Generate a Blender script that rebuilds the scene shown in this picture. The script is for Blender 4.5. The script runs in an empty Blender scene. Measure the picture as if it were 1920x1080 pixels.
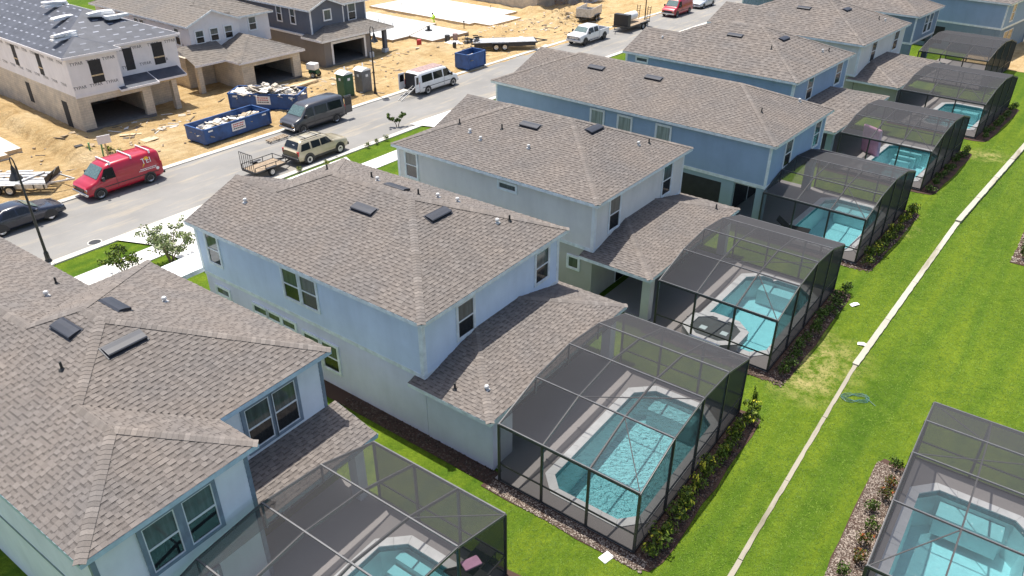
import bpy, bmesh, math, random
from mathutils import Vector, Matrix, noise
from mathutils.geometry import tessellate_polygon

rnd = random.Random(7)
SC = bpy.context.scene
COL = SC.collection
R = math.radians

# ---------------------------------------------------------------- camera
CAM = Vector((0.3237, -2.5966, 20.2397))
cd = bpy.data.cameras.new('Camera')
cd.sensor_width = 36.0
cd.lens = 1430.0 / 1920.0 * 36.0
cd.clip_start = 0.1
cd.clip_end = 3000
cam = bpy.data.objects.new('Camera', cd)
COL.objects.link(cam)
cam.location = CAM
cam.rotation_euler = (R(90 - 30.515), 0, 0)
SC.camera = cam

# ---------------------------------------------------------------- sky and sun
SUN = Vector((-0.175, 0.277, 1.0)).normalized()
w = bpy.data.worlds.new('World')
SC.world = w
w.use_nodes = True
wn = w.node_tree
sky = wn.nodes.new('ShaderNodeTexSky')
sky.sky_type = 'NISHITA'
sky.sun_disc = False
sky.sun_elevation = R(71.8)
sky.sun_rotation = R(328)
sky.air_density = 1.0
sky.dust_density = 2.6
sky.ozone_density = 1.0
bg = wn.nodes['Background']
bg.inputs['Strength'].default_value = 0.115
wn.links.new(sky.outputs[0], bg.inputs['Color'])
sl = bpy.data.lights.new('Sun', 'SUN')
sl.energy = 4.2
sl.angle = R(0.5)
sl.color = (1.0, 0.95, 0.87)
so = bpy.data.objects.new('Sun', sl)
COL.objects.link(so)
so.rotation_euler = (-SUN).to_track_quat('-Z', 'Y').to_euler()
so.location = (0, 0, 60)
SC.view_settings.view_transform = 'Standard'
SC.view_settings.look = 'None'
SC.view_settings.gamma = 1.0
SC.view_settings.exposure = 0.64
cy = SC.cycles
cy.max_bounces = 10
cy.diffuse_bounces = 4
cy.glossy_bounces = 3
cy.transmission_bounces = 4
cy.transparent_max_bounces = 24
cy.caustics_reflective = False
cy.caustics_refractive = False
cy.use_denoising = True
cy.sample_clamp_indirect = 6.0

# ---------------------------------------------------------------- materials
MATS = {}


def nodes_of(name):
    m = bpy.data.materials.new(name)
    m.use_nodes = True
    MATS[name] = m
    nt = m.node_tree
    return m, nt, nt.nodes['Principled BSDF'], nt.nodes.new


def vec(nt, scale=None, coord='Object'):
    t = nt.nodes.new('ShaderNodeTexCoord')
    if scale is None:
        return t.outputs[coord]
    mp = nt.nodes.new('ShaderNodeMapping')
    mp.inputs['Scale'].default_value = scale
    nt.links.new(t.outputs[coord], mp.inputs['Vector'])
    return mp.outputs[0]


def wpos(nt, scale=(1, 1, 1), rz=0.0):
    g = nt.nodes.new('ShaderNodeNewGeometry')
    mp = nt.nodes.new('ShaderNodeMapping')
    mp.vector_type = 'TEXTURE'
    mp.inputs['Scale'].default_value = tuple(1 / q for q in scale)
    mp.inputs['Rotation'].default_value = (0, 0, -rz)
    nt.links.new(g.outputs['Position'], mp.inputs['Vector'])
    return mp.outputs[0]


def nz(nt, v, scale, detail=4, rough=0.6):
    n = nt.nodes.new('ShaderNodeTexNoise')
    n.inputs['Scale'].default_value = scale
    n.inputs['Detail'].default_value = detail
    n.inputs['Roughness'].default_value = rough
    nt.links.new(v, n.inputs['Vector'])
    return n.outputs['Fac']


def ramp(nt, fac, stops):
    r = nt.nodes.new('ShaderNodeValToRGB')
    e = r.color_ramp.elements
    while len(e) < len(stops):
        e.new(0.5)
    for i, (p, c) in enumerate(stops):
        e[i].position = p
        e[i].color = (c[0], c[1], c[2], 1)
    nt.links.new(fac, r.inputs['Fac'])
    return r.outputs['Color']


def mixc(nt, fac, a, b, mode='MIX'):
    m = nt.nodes.new('ShaderNodeMix')
    m.data_type = 'RGBA'
    m.blend_type = mode
    for s, val in ((0, fac), (6, a), (7, b)):
        if isinstance(val, (int, float)):
            m.inputs[s].default_value = val
        elif isinstance(val, tuple):
            m.inputs[s].default_value = (val[0], val[1], val[2], 1)
        else:
            nt.links.new(val, m.inputs[s])
    return m.outputs[2]


def bump(nt, bs, h, strength, dist=0.02):
    b = nt.nodes.new('ShaderNodeBump')
    b.inputs['Strength'].default_value = strength
    b.inputs['Distance'].default_value = dist
    nt.links.new(h, b.inputs['Height'])
    nt.links.new(b.outputs[0], bs.inputs['Normal'])


def plain(name, c, rough=0.6, metal=0.0, var=0.18, scale=3.0, bmp=0.0, coat=0.0):
    """paint, metal, plastic: a colour with mild uneven wear"""
    m, nt, bs, N = nodes_of(name)
    f = nz(nt, vec(nt), scale, 5, 0.65)
    lo = tuple(x * (1 - var) for x in c)
    hi = tuple(min(1, x * (1 + var)) for x in c)
    nt.links.new(ramp(nt, f, [(0.3, lo), (0.7, hi)]), bs.inputs['Base Color'])
    bs.inputs['Roughness'].default_value = rough
    bs.inputs['Metallic'].default_value = metal
    bs.inputs['Coat Weight'].default_value = coat
    bs.inputs['Coat Roughness'].default_value = 0.06
    if bmp:
        bump(nt, bs, nz(nt, vec(nt), scale * 12, 3), bmp)
    return m


def toned(name, stops, rough=0.85, fine=60.0, bmp=0.3, amount=0.35):
    """colour comes from the 'tone' value each piece carries"""
    m, nt, bs, N = nodes_of(name)
    a = N('ShaderNodeAttribute')
    a.attribute_name = 'tone'
    f = nz(nt, vec(nt), fine, 3)
    big = nz(nt, wpos(nt), 0.45, 4)
    col = ramp(nt, a.outputs['Fac'], stops)
    dk = ramp(nt, f, [(0.25, (1 - amount,) * 3), (0.75, (1 + amount * 0.4,) * 3)])
    col = mixc(nt, 1.0, col, dk, 'MULTIPLY')
    dk2 = ramp(nt, big, [(0.3, (0.88, 0.9, 0.93)), (0.7, (1.08, 1.04, 1.0))])
    col = mixc(nt, 1.0, col, dk2, 'MULTIPLY')
    nt.links.new(col, bs.inputs['Base Color'])
    bs.inputs['Roughness'].default_value = rough
    bs.inputs['Specular IOR Level'].default_value = 0.25
    if bmp:
        bump(nt, bs, f, bmp, 0.006)
    return m


# shingles and other toned pieces
SHS = [(0.0, (0.064, 0.056, 0.052)), (0.3, (0.132, 0.116, 0.106)), (0.6, (0.196, 0.174, 0.158)), (1.0, (0.268, 0.24, 0.218))]
toned('shingle', SHS)
toned('shingle_tan', [(0.0, (0.13, 0.115, 0.10)), (0.3, (0.165, 0.148, 0.13)), (0.6, (0.205, 0.185, 0.165)), (1.0, (0.25, 0.225, 0.20))])
toned('ridge_cap', [(0.0, (0.178, 0.158, 0.143)), (0.5, (0.208, 0.185, 0.168)), (1.0, (0.26, 0.232, 0.21))])
toned('leaf', [(0.0, (0.02, 0.045, 0.008)), (0.5, (0.07, 0.125, 0.02)), (1.0, (0.17, 0.24, 0.045))], 0.6, 20, 0)
toned('leaf_pale', [(0.0, (0.10, 0.14, 0.04)), (0.5, (0.26, 0.32, 0.13)), (1.0, (0.60, 0.62, 0.40))], 0.6, 20, 0)
toned('leaf_yellow', [(0.0, (0.03, 0.055, 0.01)), (0.45, (0.09, 0.145, 0.02)), (0.8, (0.20, 0.26, 0.03)), (1.0, (0.62, 0.60, 0.06))], 0.6, 20, 0)
toned('leaf_red', [(0.0, (0.03, 0.05, 0.01)), (0.5, (0.10, 0.12, 0.02)), (0.8, (0.25, 0.07, 0.02)), (1.0, (0.55, 0.10, 0.02))], 0.6, 20, 0)
toned('grass_blade', [(0.0, (0.07, 0.135, 0.010)), (0.5, (0.105, 0.185, 0.014)), (1.0, (0.15, 0.235, 0.02))], 0.7, 5, 0)
toned('chip', [(0.0, (0.04, 0.027, 0.021)), (0.5, (0.17, 0.13, 0.105)), (1.0, (0.48, 0.42, 0.36))], 0.9, 20, 0)
toned('debris', [(0.0, (0.10, 0.09, 0.085)), (0.35, (0.42, 0.33, 0.22)), (0.7, (0.62, 0.58, 0.5)), (1.0, (0.82, 0.8, 0.77))], 0.8, 8, 0)
toned('paver', [(0.0, (0.16, 0.145, 0.14)), (0.5, (0.23, 0.21, 0.20)), (1.0, (0.31, 0.285, 0.27))], 0.85, 30, 0.2)


def stucco(name, c):
    m, nt, bs, N = nodes_of(name)
    f = nz(nt, vec(nt), 0.7, 5, 0.6)
    g = nz(nt, vec(nt, (1, 1, 0.25)), 2.2, 4, 0.6)
    col = ramp(nt, f, [(0.3, tuple(x * 0.93 for x in c)), (0.7, tuple(x * 1.05 for x in c))])
    col = mixc(nt, 1.0, col, ramp(nt, g, [(0.25, (0.93,) * 3), (0.6, (1.0,) * 3)]), 'MULTIPLY')
    nt.links.new(col, bs.inputs['Base Color'])
    bs.inputs['Roughness'].default_value = 0.9
    bs.inputs['Specular IOR Level'].default_value = 0.2
    bump(nt, bs, nz(nt, vec(nt), 45, 4), 0.35, 0.01)
    return m


stucco('wall_pale_blue', (0.84, 0.86, 0.90))
stucco('wall_sky_blue', (0.68, 0.76, 0.87))
stucco('wall_blue_low', (0.74, 0.73, 0.86))
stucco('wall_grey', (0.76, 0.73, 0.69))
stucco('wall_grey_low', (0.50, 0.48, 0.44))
stucco('wall_mid_blue', (0.33, 0.43, 0.56))
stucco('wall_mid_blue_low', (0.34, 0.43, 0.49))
stucco('wall_slate', (0.24, 0.31, 0.38))
stucco('wall_dark_slate', (0.15, 0.165, 0.20))
stucco('wall_taupe', (0.23, 0.215, 0.205))
stucco('concrete_raw', (0.42, 0.37, 0.30))
stucco('housewrap', (0.8, 0.77, 0.77))
plain('trim_pale', (0.76, 0.80, 0.81), 0.5)
plain('trim_white', (0.78, 0.79, 0.80), 0.45, var=0.08)
plain('trim_slate', (0.20, 0.25, 0.31), 0.5)
plain('trim_sky', (0.50, 0.63, 0.74), 0.5)
plain('soffit', (0.5, 0.5, 0.5), 0.7)
plain('vent_black', (0.024, 0.028, 0.04), 0.5)
plain('pipe_white', (0.55, 0.55, 0.54), 0.4)
plain('pipe_dark', (0.03, 0.03, 0.03), 0.6)
plain('bronze', (0.045, 0.045, 0.048), 0.38, 0.0)
plain('bronze_sunlit', (0.11, 0.11, 0.115), 0.5, 0.0)  # same bronze, lightened in colour for sun on the roof members
plain('black_iron', (0.02, 0.02, 0.022), 0.45)
plain('rubber', (0.018, 0.018, 0.018), 0.8)
plain('rim_steel', (0.55, 0.55, 0.56), 0.35, 0.6)
plain('chrome', (0.6, 0.6, 0.62), 0.2, 0.9)
plain('plastic_dark', (0.03, 0.03, 0.032), 0.5)
plain('paint_red', (0.40, 0.004, 0.026), 0.3, coat=0.7, var=0.1)
plain('paint_grey', (0.045, 0.047, 0.055), 0.3, coat=0.7, var=0.1)
plain('paint_white', (0.72, 0.72, 0.72), 0.3, coat=0.6, var=0.06)
plain('paint_gold', (0.44, 0.385, 0.27), 0.3, 0.1, coat=0.7, var=0.08)
plain('paint_navy', (0.012, 0.016, 0.032), 0.25, coat=0.8, var=0.1)
plain('paint_blue', (0.022, 0.082, 0.25), 0.5, var=0.35, scale=1.6)
plain('paint_silver', (0.55, 0.57, 0.6), 0.3, 0.4, coat=0.7, var=0.06)
plain('rust_roof', (0.32, 0.22, 0.2), 0.7, var=0.4, scale=6)
plain('lamp_red', (0.5, 0.02, 0.02), 0.2)
plain('lamp_clear', (0.7, 0.72, 0.72), 0.15)
plain('lamp_amber', (0.7, 0.3, 0.02), 0.2)
plain('aluminium', (0.55, 0.55, 0.55), 0.45, 0.5, var=0.3)
plain('wood_deck', (0.33, 0.25, 0.17), 0.85, var=0.4, scale=5)
plain('lumber', (0.58, 0.45, 0.28), 0.8, var=0.25, scale=5)
plain('toilet_green', (0.02, 0.09, 0.045), 0.5)
plain('toilet_grey', (0.16, 0.165, 0.17), 0.5)
plain('sign_white', (0.8, 0.8, 0.8), 0.5, var=0.05)
plain('ink_dark', (0.03, 0.03, 0.04), 0.7, var=0.05)
plain('ink_red', (0.5, 0.05, 0.05), 0.7, var=0.05)
plain('ink_white', (0.85, 0.85, 0.83), 0.6, var=0.04)
plain('ink_yellow', (0.85, 0.5, 0.02), 0.6, var=0.04)
plain('pink_foam', (0.88, 0.45, 0.68), 0.6)
plain('fabric_black', (0.02, 0.02, 0.022), 0.8)
plain('hose_teal', (0.06, 0.16, 0.14), 0.5)
plain('green_pipe', (0.12, 0.33, 0.14), 0.5)
plain('hi_vis', (0.55, 0.85, 0.03), 0.8)
plain('denim', (0.05, 0.07, 0.13), 0.9)
plain('skin', (0.42, 0.25, 0.17), 0.6)
plain('hair', (0.03, 0.02, 0.015), 0.7)
plain('bark', (0.20, 0.15, 0.11), 0.9, var=0.4, scale=10, bmp=0.4)
plain('coping', (0.74, 0.75, 0.75), 0.7, var=0.1, bmp=0.1)
plain('plaster', (0.82, 0.94, 0.96), 0.8, var=0.06)
plain('plaster_step', (0.66, 0.80, 0.81), 0.8, var=0.05)
plain('tile_teal', (0.08, 0.26, 0.30), 0.25, var=0.4, scale=14)
plain('spa_grey', (0.11, 0.125, 0.13), 0.6)
plain('interior_shade', (0.035, 0.035, 0.037), 0.9)  # dark colour standing in for shade inside openings
plain('interior_grey', (0.16, 0.15, 0.14), 0.9)
plain('pvc_black', (0.03, 0.03, 0.03), 0.5)


def glass(name, c, rough=0.06):
    m, nt, bs, N = nodes_of(name)
    f = nz(nt, vec(nt, (6, 6, 0.4)), 2.0, 3)
    nt.links.new(ramp(nt, f, [(0.35, tuple(x * 0.7 for x in c)), (0.65, tuple(x * 1.25 for x in c))]), bs.inputs['Base Color'])
    bs.inputs['Roughness'].default_value = rough
    bs.inputs['Specular IOR Level'].default_value = 0.6
    return m


glass('pane_upper', (0.075, 0.095, 0.09))
glass('pane_blind', (0.30, 0.34, 0.31), 0.15)
glass('pane_lower', (0.016, 0.02, 0.022))
glass('car_glass', (0.012, 0.014, 0.016), 0.04)
glass('windshield', (0.10, 0.16, 0.16), 0.05)


def lawn_mat():
    m, nt, bs, N = nodes_of('lawn')
    p = wpos(nt)
    a = nz(nt, p, 0.16, 6, 0.7)
    b = nz(nt, p, 1.3, 6, 0.72)
    c = nz(nt, p, 30.0, 3, 0.7)
    st = nz(nt, wpos(nt, (0.05, 0.95, 1), R(-52)), 1.0, 3, 0.5)
    col = ramp(nt, a, [(0.3, (0.056, 0.112, 0.008)), (0.7, (0.112, 0.180, 0.014))])
    col = mixc(nt, 0.55, col, ramp(nt, b, [(0.3, (0.042, 0.090, 0.007)), (0.7, (0.140, 0.202, 0.020))]))
    col = mixc(nt, 1.0, col, ramp(nt, st, [(0.40, (0.78, 0.87, 0.9)), (0.60, (1.2, 1.1, 1.0))]), 'MULTIPLY')
    col = mixc(nt, 1.0, col, ramp(nt, c, [(0.25, (0.55,) * 3), (0.75, (1.4,) * 3)]), 'MULTIPLY')
    col = mixc(nt, 1.0, col, ramp(nt, nz(nt, p, 7.0, 5, 0.75), [(0.3, (0.74, 0.78, 0.8)), (0.7, (1.22, 1.16, 1.1))]), 'MULTIPLY')
    # worn, yellowed turf behind the third and fifth enclosures
    for (x, y, r) in ((13.8, 25.8, 2.4), (12.8, 23.8, 1.6), (23.6, 38.8, 1.1), (35.5, 51.0, 1.4)):
        g = N('ShaderNodeNewGeometry')
        d = N('ShaderNodeVectorMath')
        d.operation = 'DISTANCE'
        d.inputs[1].default_value = (x, y, 0.02)
        nt.links.new(g.outputs['Position'], d.inputs[0])
        mr = N('ShaderNodeMapRange')
        mr.inputs['From Min'].default_value = r * 0.2
        mr.inputs['From Max'].default_value = r * 1.3
        mr.inputs['To Min'].default_value = 1
        mr.inputs['To Max'].default_value = 0
        nt.links.new(d.outputs['Value'], mr.inputs['Value'])
        mu = N('ShaderNodeMath')
        mu.operation = 'MULTIPLY'
        nt.links.new(mr.outputs[0], mu.inputs[0])
        rr = ramp(nt, b, [(0.42, (0, 0, 0)), (0.6, (1, 1, 1))])
        nt.links.new(rr, mu.inputs[1])
        col = mixc(nt, mu.outputs[0], col, (0.32, 0.28, 0.11))
    nt.links.new(col, bs.inputs['Base Color'])
    bs.inputs['Roughness'].default_value = 0.95
    bs.inputs['Specular IOR Level'].default_value = 0.1
    bump(nt, bs, nz(nt, p, 30, 4, 0.7), 0.6, 0.05)


lawn_mat()


def sand_mat():
    m, nt, bs, N = nodes_of('sand')
    p = wpos(nt)
    a = nz(nt, p, 0.16, 5, 0.6)
    b = nz(nt, p, 1.3, 6, 0.7)
    c = nz(nt, wpos(nt, (0.3, 2.0, 1), R(-50)), 1.2, 4, 0.6)
    col = ramp(nt, a, [(0.3, (0.50, 0.34, 0.15)), (0.5, (0.60, 0.44, 0.23)), (0.72, (0.70, 0.57, 0.37))])
    col = mixc(nt, 0.5, col, ramp(nt, b, [(0.3, (0.40, 0.25, 0.095)), (0.7, (0.66, 0.51, 0.30))]))
    col = mixc(nt, 1.0, col, ramp(nt, c, [(0.3, (0.8, 0.78, 0.74)), (0.6, (1.05,) * 3)]), 'MULTIPLY')
    e = nz(nt, p, 0.55, 7, 0.72)
    col = mixc(nt, ramp(nt, e, [(0.50, (0, 0, 0)), (0.70, (0.6,) * 3)]), col, (0.34, 0.21, 0.085))
    k = nz(nt, p, 9.0, 5, 0.75)
    col = mixc(nt, 1.0, col, ramp(nt, k, [(0.3, (0.72, 0.7, 0.66)), (0.55, (1.04,) * 3)]), 'MULTIPLY')
    nt.links.new(col, bs.inputs['Base Color'])
    bs.inputs['Roughness'].default_value = 0.95
    bs.inputs['Specular IOR Level'].default_value = 0.15
    bump(nt, bs, nz(nt, p, 2.6, 8, 0.78), 1.0, 0.30)


sand_mat()


def paved(name, c, stain, spots=0.5, streak=True):
    m, nt, bs, N = nodes_of(name)
    p = wpos(nt)
    a = nz(nt, p, 0.25, 5, 0.6)
    b = nz(nt, p, 25.0, 4, 0.7)
    col = ramp(nt, a, [(0.3, tuple(x * 0.88 for x in c)), (0.7, tuple(min(1, x * 1.1) for x in c))])
    if streak:
        s = nz(nt, wpos(nt, (0.25, 1.6, 1), R(-52.5)), 0.8, 5, 0.65)
        col = mixc(nt, ramp(nt, s, [(0.52, (0, 0, 0)), (0.72, (spots,) * 3)]), col, stain)
    col = mixc(nt, 1.0, col, ramp(nt, b, [(0.3, (0.9,) * 3), (0.7, (1.07,) * 3)]), 'MULTIPLY')
    nt.links.new(col, bs.inputs['Base Color'])
    bs.inputs['Roughness'].default_value = 0.9
    bs.inputs['Specular IOR Level'].default_value = 0.25
    bump(nt, bs, b, 0.25, 0.01)


paved('asphalt', (0.245, 0.238, 0.226), (0.40, 0.345, 0.26), 0.7)
paved('concrete', (0.55, 0.53, 0.48), (0.5, 0.45, 0.36), 0.4)
paved('concrete_white', (0.66, 0.645, 0.615), (0.6, 0.56, 0.5), 0.3)
paved('slab_grey', (0.52, 0.53, 0.53), (0.38, 0.38, 0.37), 0.6)
paved('deck_stone', (0.30, 0.28, 0.275), (0.22, 0.2, 0.2), 0.5, False)
paved('mulch', (0.07, 0.042, 0.032), (0.03, 0.02, 0.016), 0.6, False)
paved('wall_low', (0.33, 0.30, 0.24), (0.13, 0.12, 0.07), 0.95)
paved('wall_top', (0.43, 0.41, 0.345), (0.24, 0.21, 0.15), 0.95)


def blocks_mat():
    """unpainted masonry: faint block courses with mortar smears, too far off to build block by block"""
    m, nt, bs, N = nodes_of('block_wall')
    c = vec(nt)
    g = N('ShaderNodeSeparateXYZ')
    nt.links.new(c, g.inputs[0])
    ad = N('ShaderNodeMath')
    ad.operation = 'ADD'
    nt.links.new(g.outputs[0], ad.inputs[0])
    nt.links.new(g.outputs[1], ad.inputs[1])
    cb = N('ShaderNodeCombineXYZ')
    nt.links.new(ad.outputs[0], cb.inputs[0])
    nt.links.new(g.outputs[2], cb.inputs[1])
    bt = N('ShaderNodeTexBrick')
    bt.inputs['Scale'].default_value = 1.0
    bt.inputs['Brick Width'].default_value = 0.4
    bt.inputs['Row Height'].default_value = 0.2
    bt.inputs['Mortar Size'].default_value = 0.012
    bt.inputs['Color1'].default_value = (0.62, 0.55, 0.45, 1)
    bt.inputs['Color2'].default_value = (0.56, 0.50, 0.41, 1)
    bt.inputs['Mortar'].default_value = (0.44, 0.39, 0.32, 1)
    nt.links.new(cb.outputs[0], bt.inputs['Vector'])
    f = nz(nt, c, 0.9, 5)
    col = mixc(nt, 1.0, bt.outputs['Color'], ramp(nt, f, [(0.3, (0.75, 0.75, 0.77)), (0.7, (1.2, 1.17, 1.12))]), 'MULTIPLY')
    nt.links.new(col, bs.inputs['Base Color'])
    bs.inputs['Roughness'].default_value = 0.95
    bump(nt, bs, nz(nt, c, 20, 4), 0.4, 0.02)


blocks_mat()


def felt_mat():
    """roofing underlayment: dark felt with rows of pale printed dashes"""
    m, nt, bs, N = nodes_of('roof_felt')
    a = N('ShaderNodeAttribute')
    a.attribute_name = 'tone'
    f = nz(nt, vec(nt), 1.2, 5)
    col = ramp(nt, f, [(0.3, (0.032, 0.037, 0.052)), (0.7, (0.07, 0.078, 0.102))])
    col = mixc(nt, a.outputs['Fac'], col, (0.30, 0.32, 0.38))
    nt.links.new(col, bs.inputs['Base Color'])
    bs.inputs['Roughness'].default_value = 0.65
    bump(nt, bs, nz(nt, vec(nt), 2, 3), 0.3, 0.05)


felt_mat()


def screen_mat():
    """insect screen: fine dark mesh, half of the light goes through"""
    m = bpy.data.materials.new('screen')
    m.use_nodes = True
    MATS['screen'] = m
    nt = m.node_tree
    nt.nodes.clear()
    out = nt.nodes.new('ShaderNodeOutputMaterial')
    tr = nt.nodes.new('ShaderNodeBsdfTransparent')
    df = nt.nodes.new('ShaderNodeBsdfDiffuse')
    df.inputs['Color'].default_value = (0.062, 0.062, 0.066, 1)
    mx = nt.nodes.new('ShaderNodeMixShader')
    # round threads: what passes falls off with the slant of the ray, T = T0 ** (1 / cos)
    g = nt.nodes.new('ShaderNodeNewGeometry')
    d = nt.nodes.new('ShaderNodeVectorMath')
    d.operation = 'DOT_PRODUCT'
    nt.links.new(g.outputs['True Normal'], d.inputs[0])
    nt.links.new(g.outputs['Incoming'], d.inputs[1])

    def mth(op, a, b):
        n = nt.nodes.new('ShaderNodeMath')
        n.operation = op
        for i, x in enumerate((a, b)):
            if x is None:
                continue
            if isinstance(x, float):
                n.inputs[i].default_value = x
            else:
                nt.links.new(x, n.inputs[i])
        return n.outputs[0]
    c = mth('MAXIMUM', mth('ABSOLUTE', d.outputs['Value'], None), 0.12)
    t = mth('POWER', 0.61, mth('DIVIDE', 1.0, c))
    nt.links.new(t, mx.inputs['Fac'])
    nt.links.new(df.outputs[0], mx.inputs[1])
    nt.links.new(tr.outputs[0], mx.inputs[2])
    nt.links.new(mx.outputs[0], out.inputs['Surface'])


screen_mat()


def water_mat(name, rip, scale, rough=0.03):
    m = bpy.data.materials.new(name)
    m.use_nodes = True
    MATS[name] = m
    nt = m.node_tree
    nt.nodes.clear()
    out = nt.nodes.new('ShaderNodeOutputMaterial')
    tr = nt.nodes.new('ShaderNodeBsdfTransparent')
    tr.inputs['Color'].default_value = (0.60, 0.92, 0.96, 1)
    gl = nt.nodes.new('ShaderNodeBsdfGlossy')
    gl.inputs['Roughness'].default_value = rough
    gl.inputs['Color'].default_value = (1, 1, 1, 1)
    fr = nt.nodes.new('ShaderNodeFresnel')
    fr.inputs['IOR'].default_value = 1.33
    mx = nt.nodes.new('ShaderNodeMixShader')
    p = wpos(nt)
    n1 = nz(nt, p, scale, 3, 0.6)
    b = nt.nodes.new('ShaderNodeBump')
    b.inputs['Strength'].default_value = 1.0
    b.inputs['Distance'].default_value = rip
    nt.links.new(n1, b.inputs['Height'])
    nt.links.new(b.outputs[0], gl.inputs['Normal'])
    nt.links.new(b.outputs[0], fr.inputs['Normal'])
    nt.links.new(fr.outputs[0], mx.inputs['Fac'])
    nt.links.new(tr.outputs[0], mx.inputs[1])
    nt.links.new(gl.outputs[0], mx.inputs[2])
    nt.links.new(mx.outputs[0], out.inputs['Surface'])


water_mat('water_calm', 0.01, 3.0)
water_mat('water_ruffled', 0.21, 5.6, 0.2)
water_mat('water_stirred', 0.13, 2.6, 0.16)


# ---------------------------------------------------------------- mesh helpers
class MB:
    """collects shapes; build() links them as ONE mesh object"""

    def __init__(self):
        self.v, self.f, self.m, self.t = [], [], [], []

    def add(self, verts, faces, mi=0, tone=0.5):
        b = len(self.v)
        self.v.extend(verts)
        for f in faces:
            self.f.append(tuple(i + b for i in f))
            self.m.append(mi)
            self.t.append(tone)

    def bx(self, x0, x1, y0, y1, z0, z1, mi=0, tone=0.5):
        self.add([(x0, y0, z0), (x1, y0, z0), (x1, y1, z0), (x0, y1, z0), (x0, y0, z1), (x1, y0, z1), (x1, y1, z1), (x0, y1, z1)],
                 [(3, 2, 1, 0), (4, 5, 6, 7), (0, 1, 5, 4), (1, 2, 6, 5), (2, 3, 7, 6), (3, 0, 4, 7)], mi, tone)

    def obox(self, M, s, mi=0, tone=0.5):
        x, y, z = s[0] / 2, s[1] / 2, s[2] / 2
        vs = [tuple(M @ Vector(p)) for p in ((-x, -y, -z), (x, -y, -z), (x, y, -z), (-x, y, -z), (-x, -y, z), (x, -y, z), (x, y, z), (-x, y, z))]
        self.add(vs, [(3, 2, 1, 0), (4, 5, 6, 7), (0, 1, 5, 4), (1, 2, 6, 5), (2, 3, 7, 6), (3, 0, 4, 7)], mi, tone)

    def bar(self, p0, p1, w, h, mi=0, tone=0.5, ext=0.0):
        p0, p1 = Vector(p0), Vector(p1)
        d = p1 - p0
        L = d.length
        d.normalize()
        up = Vector((0, 0, 1)) if abs(d.z) < 0.95 else Vector((0, 1, 0))
        s = d.cross(up).normalized()
        n = s.cross(d)
        M = Matrix((d, s, n)).transposed().to_4x4()
        M.translation = (p0 + p1) / 2
        self.obox(M, (L + ext, w, h), mi, tone)

    def tube(self, p0, p1, r0, r1=None, n=8, mi=0, tone=0.5, caps=True):
        r1 = r0 if r1 is None else r1
        p0, p1 = Vector(p0), Vector(p1)
        d = (p1 - p0).normalized()
        a = d.orthogonal().normalized()
        b = d.cross(a)
        vs = []
        for p, r in ((p0, r0), (p1, r1)):
            for i in range(n):
                t = 2 * math.pi * i / n
                vs.append(tuple(p + a * (r * math.cos(t)) + b * (r * math.sin(t))))
        fs = [(i, (i + 1) % n, n + (i + 1) % n, n + i) for i in range(n)]
        if caps:
            fs += [tuple(range(n - 1, -1, -1)), tuple(range(n, 2 * n))]
        self.add(vs, fs, mi, tone)

    def prism(self, poly, z0, z1, mi=0, tone=0.5, bottom=False):
        n = len(poly)
        vs = [(x, y, z0) for x, y in poly] + [(x, y, z1) for x, y in poly]
        fs = [(i, (i + 1) % n, n + (i + 1) % n, n + i) for i in range(n)] + [tuple(range(n, 2 * n))]
        if bottom:
            fs.append(tuple(range(n - 1, -1, -1)))
        self.add(vs, fs, mi, tone)

    def lathe(self, prof, c=(0, 0, 0), n=12, axis='Z', mi=0, tone=0.5):
        vs, fs = [], []
        for r, z in prof:
            for i in range(n):
                t = 2 * math.pi * i / n
                x, y = r * math.cos(t), r * math.sin(t)
                q = (x, y, z) if axis == 'Z' else (x, z, y)
                vs.append((q[0] + c[0], q[1] + c[1], q[2] + c[2]))
        for k in range(len(prof) - 1):
            for i in range(n):
                j = (i + 1) % n
                fs.append((k * n + i, k * n + j, (k + 1) * n + j, (k + 1) * n + i))
        self.add(vs, fs, mi, tone)

    def mesh(self, name, mats):
        me = bpy.data.meshes.new(name)
        me.from_pydata(self.v, [], self.f)
        for k in (mats if isinstance(mats, (list, tuple)) else [mats]):
            me.materials.append(MATS[k])
        me.polygons.foreach_set('material_index', self.m)
        a = me.attributes.new('tone', 'FLOAT', 'FACE')
        a.data.foreach_set('value', self.t)
        me.update()
        return me

    def build(self, name, mats, parent=None, smooth=False, bevel=0.0):
        me = self.mesh(name, mats)
        if smooth:
            me.polygons.foreach_set('use_smooth', [True] * len(me.polygons))
        o = link(name, me, parent)
        if bevel:
            md = o.modifiers.new('bevel', 'BEVEL')
            md.width = bevel
            md.segments = 2
            md.limit_method = 'ANGLE'
        return o


def link(name, me, parent=None):
    o = bpy.data.objects.new(name, me)
    COL.objects.link(o)
    o.parent = parent
    return o


def tag(o, label=None, cat=None, group=None, kind=None):
    if label:
        o['label'] = label
    if cat:
        o['category'] = cat
    if group:
        o['group'] = group
    if kind:
        o['kind'] = kind
    return o


def thing(name, label, cat, loc=(0, 0, 0), rz=0.0, group=None):
    o = link(name, None)
    o.location = loc
    o.rotation_euler = (0, 0, R(rz))
    return tag(o, label, cat, group)


def copy_tree(o, parent=None):
    c = o.copy()
    COL.objects.link(c)
    c.parent = parent
    for ch in list(o.children):
        copy_tree(ch, c)
    return c


def box(name, parent, mat, x0, x1, y0, y1, z0, z1):
    m = MB()
    m.bx(x0, x1, y0, y1, z0, z1)
    return m.build(name, mat, parent)


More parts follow.
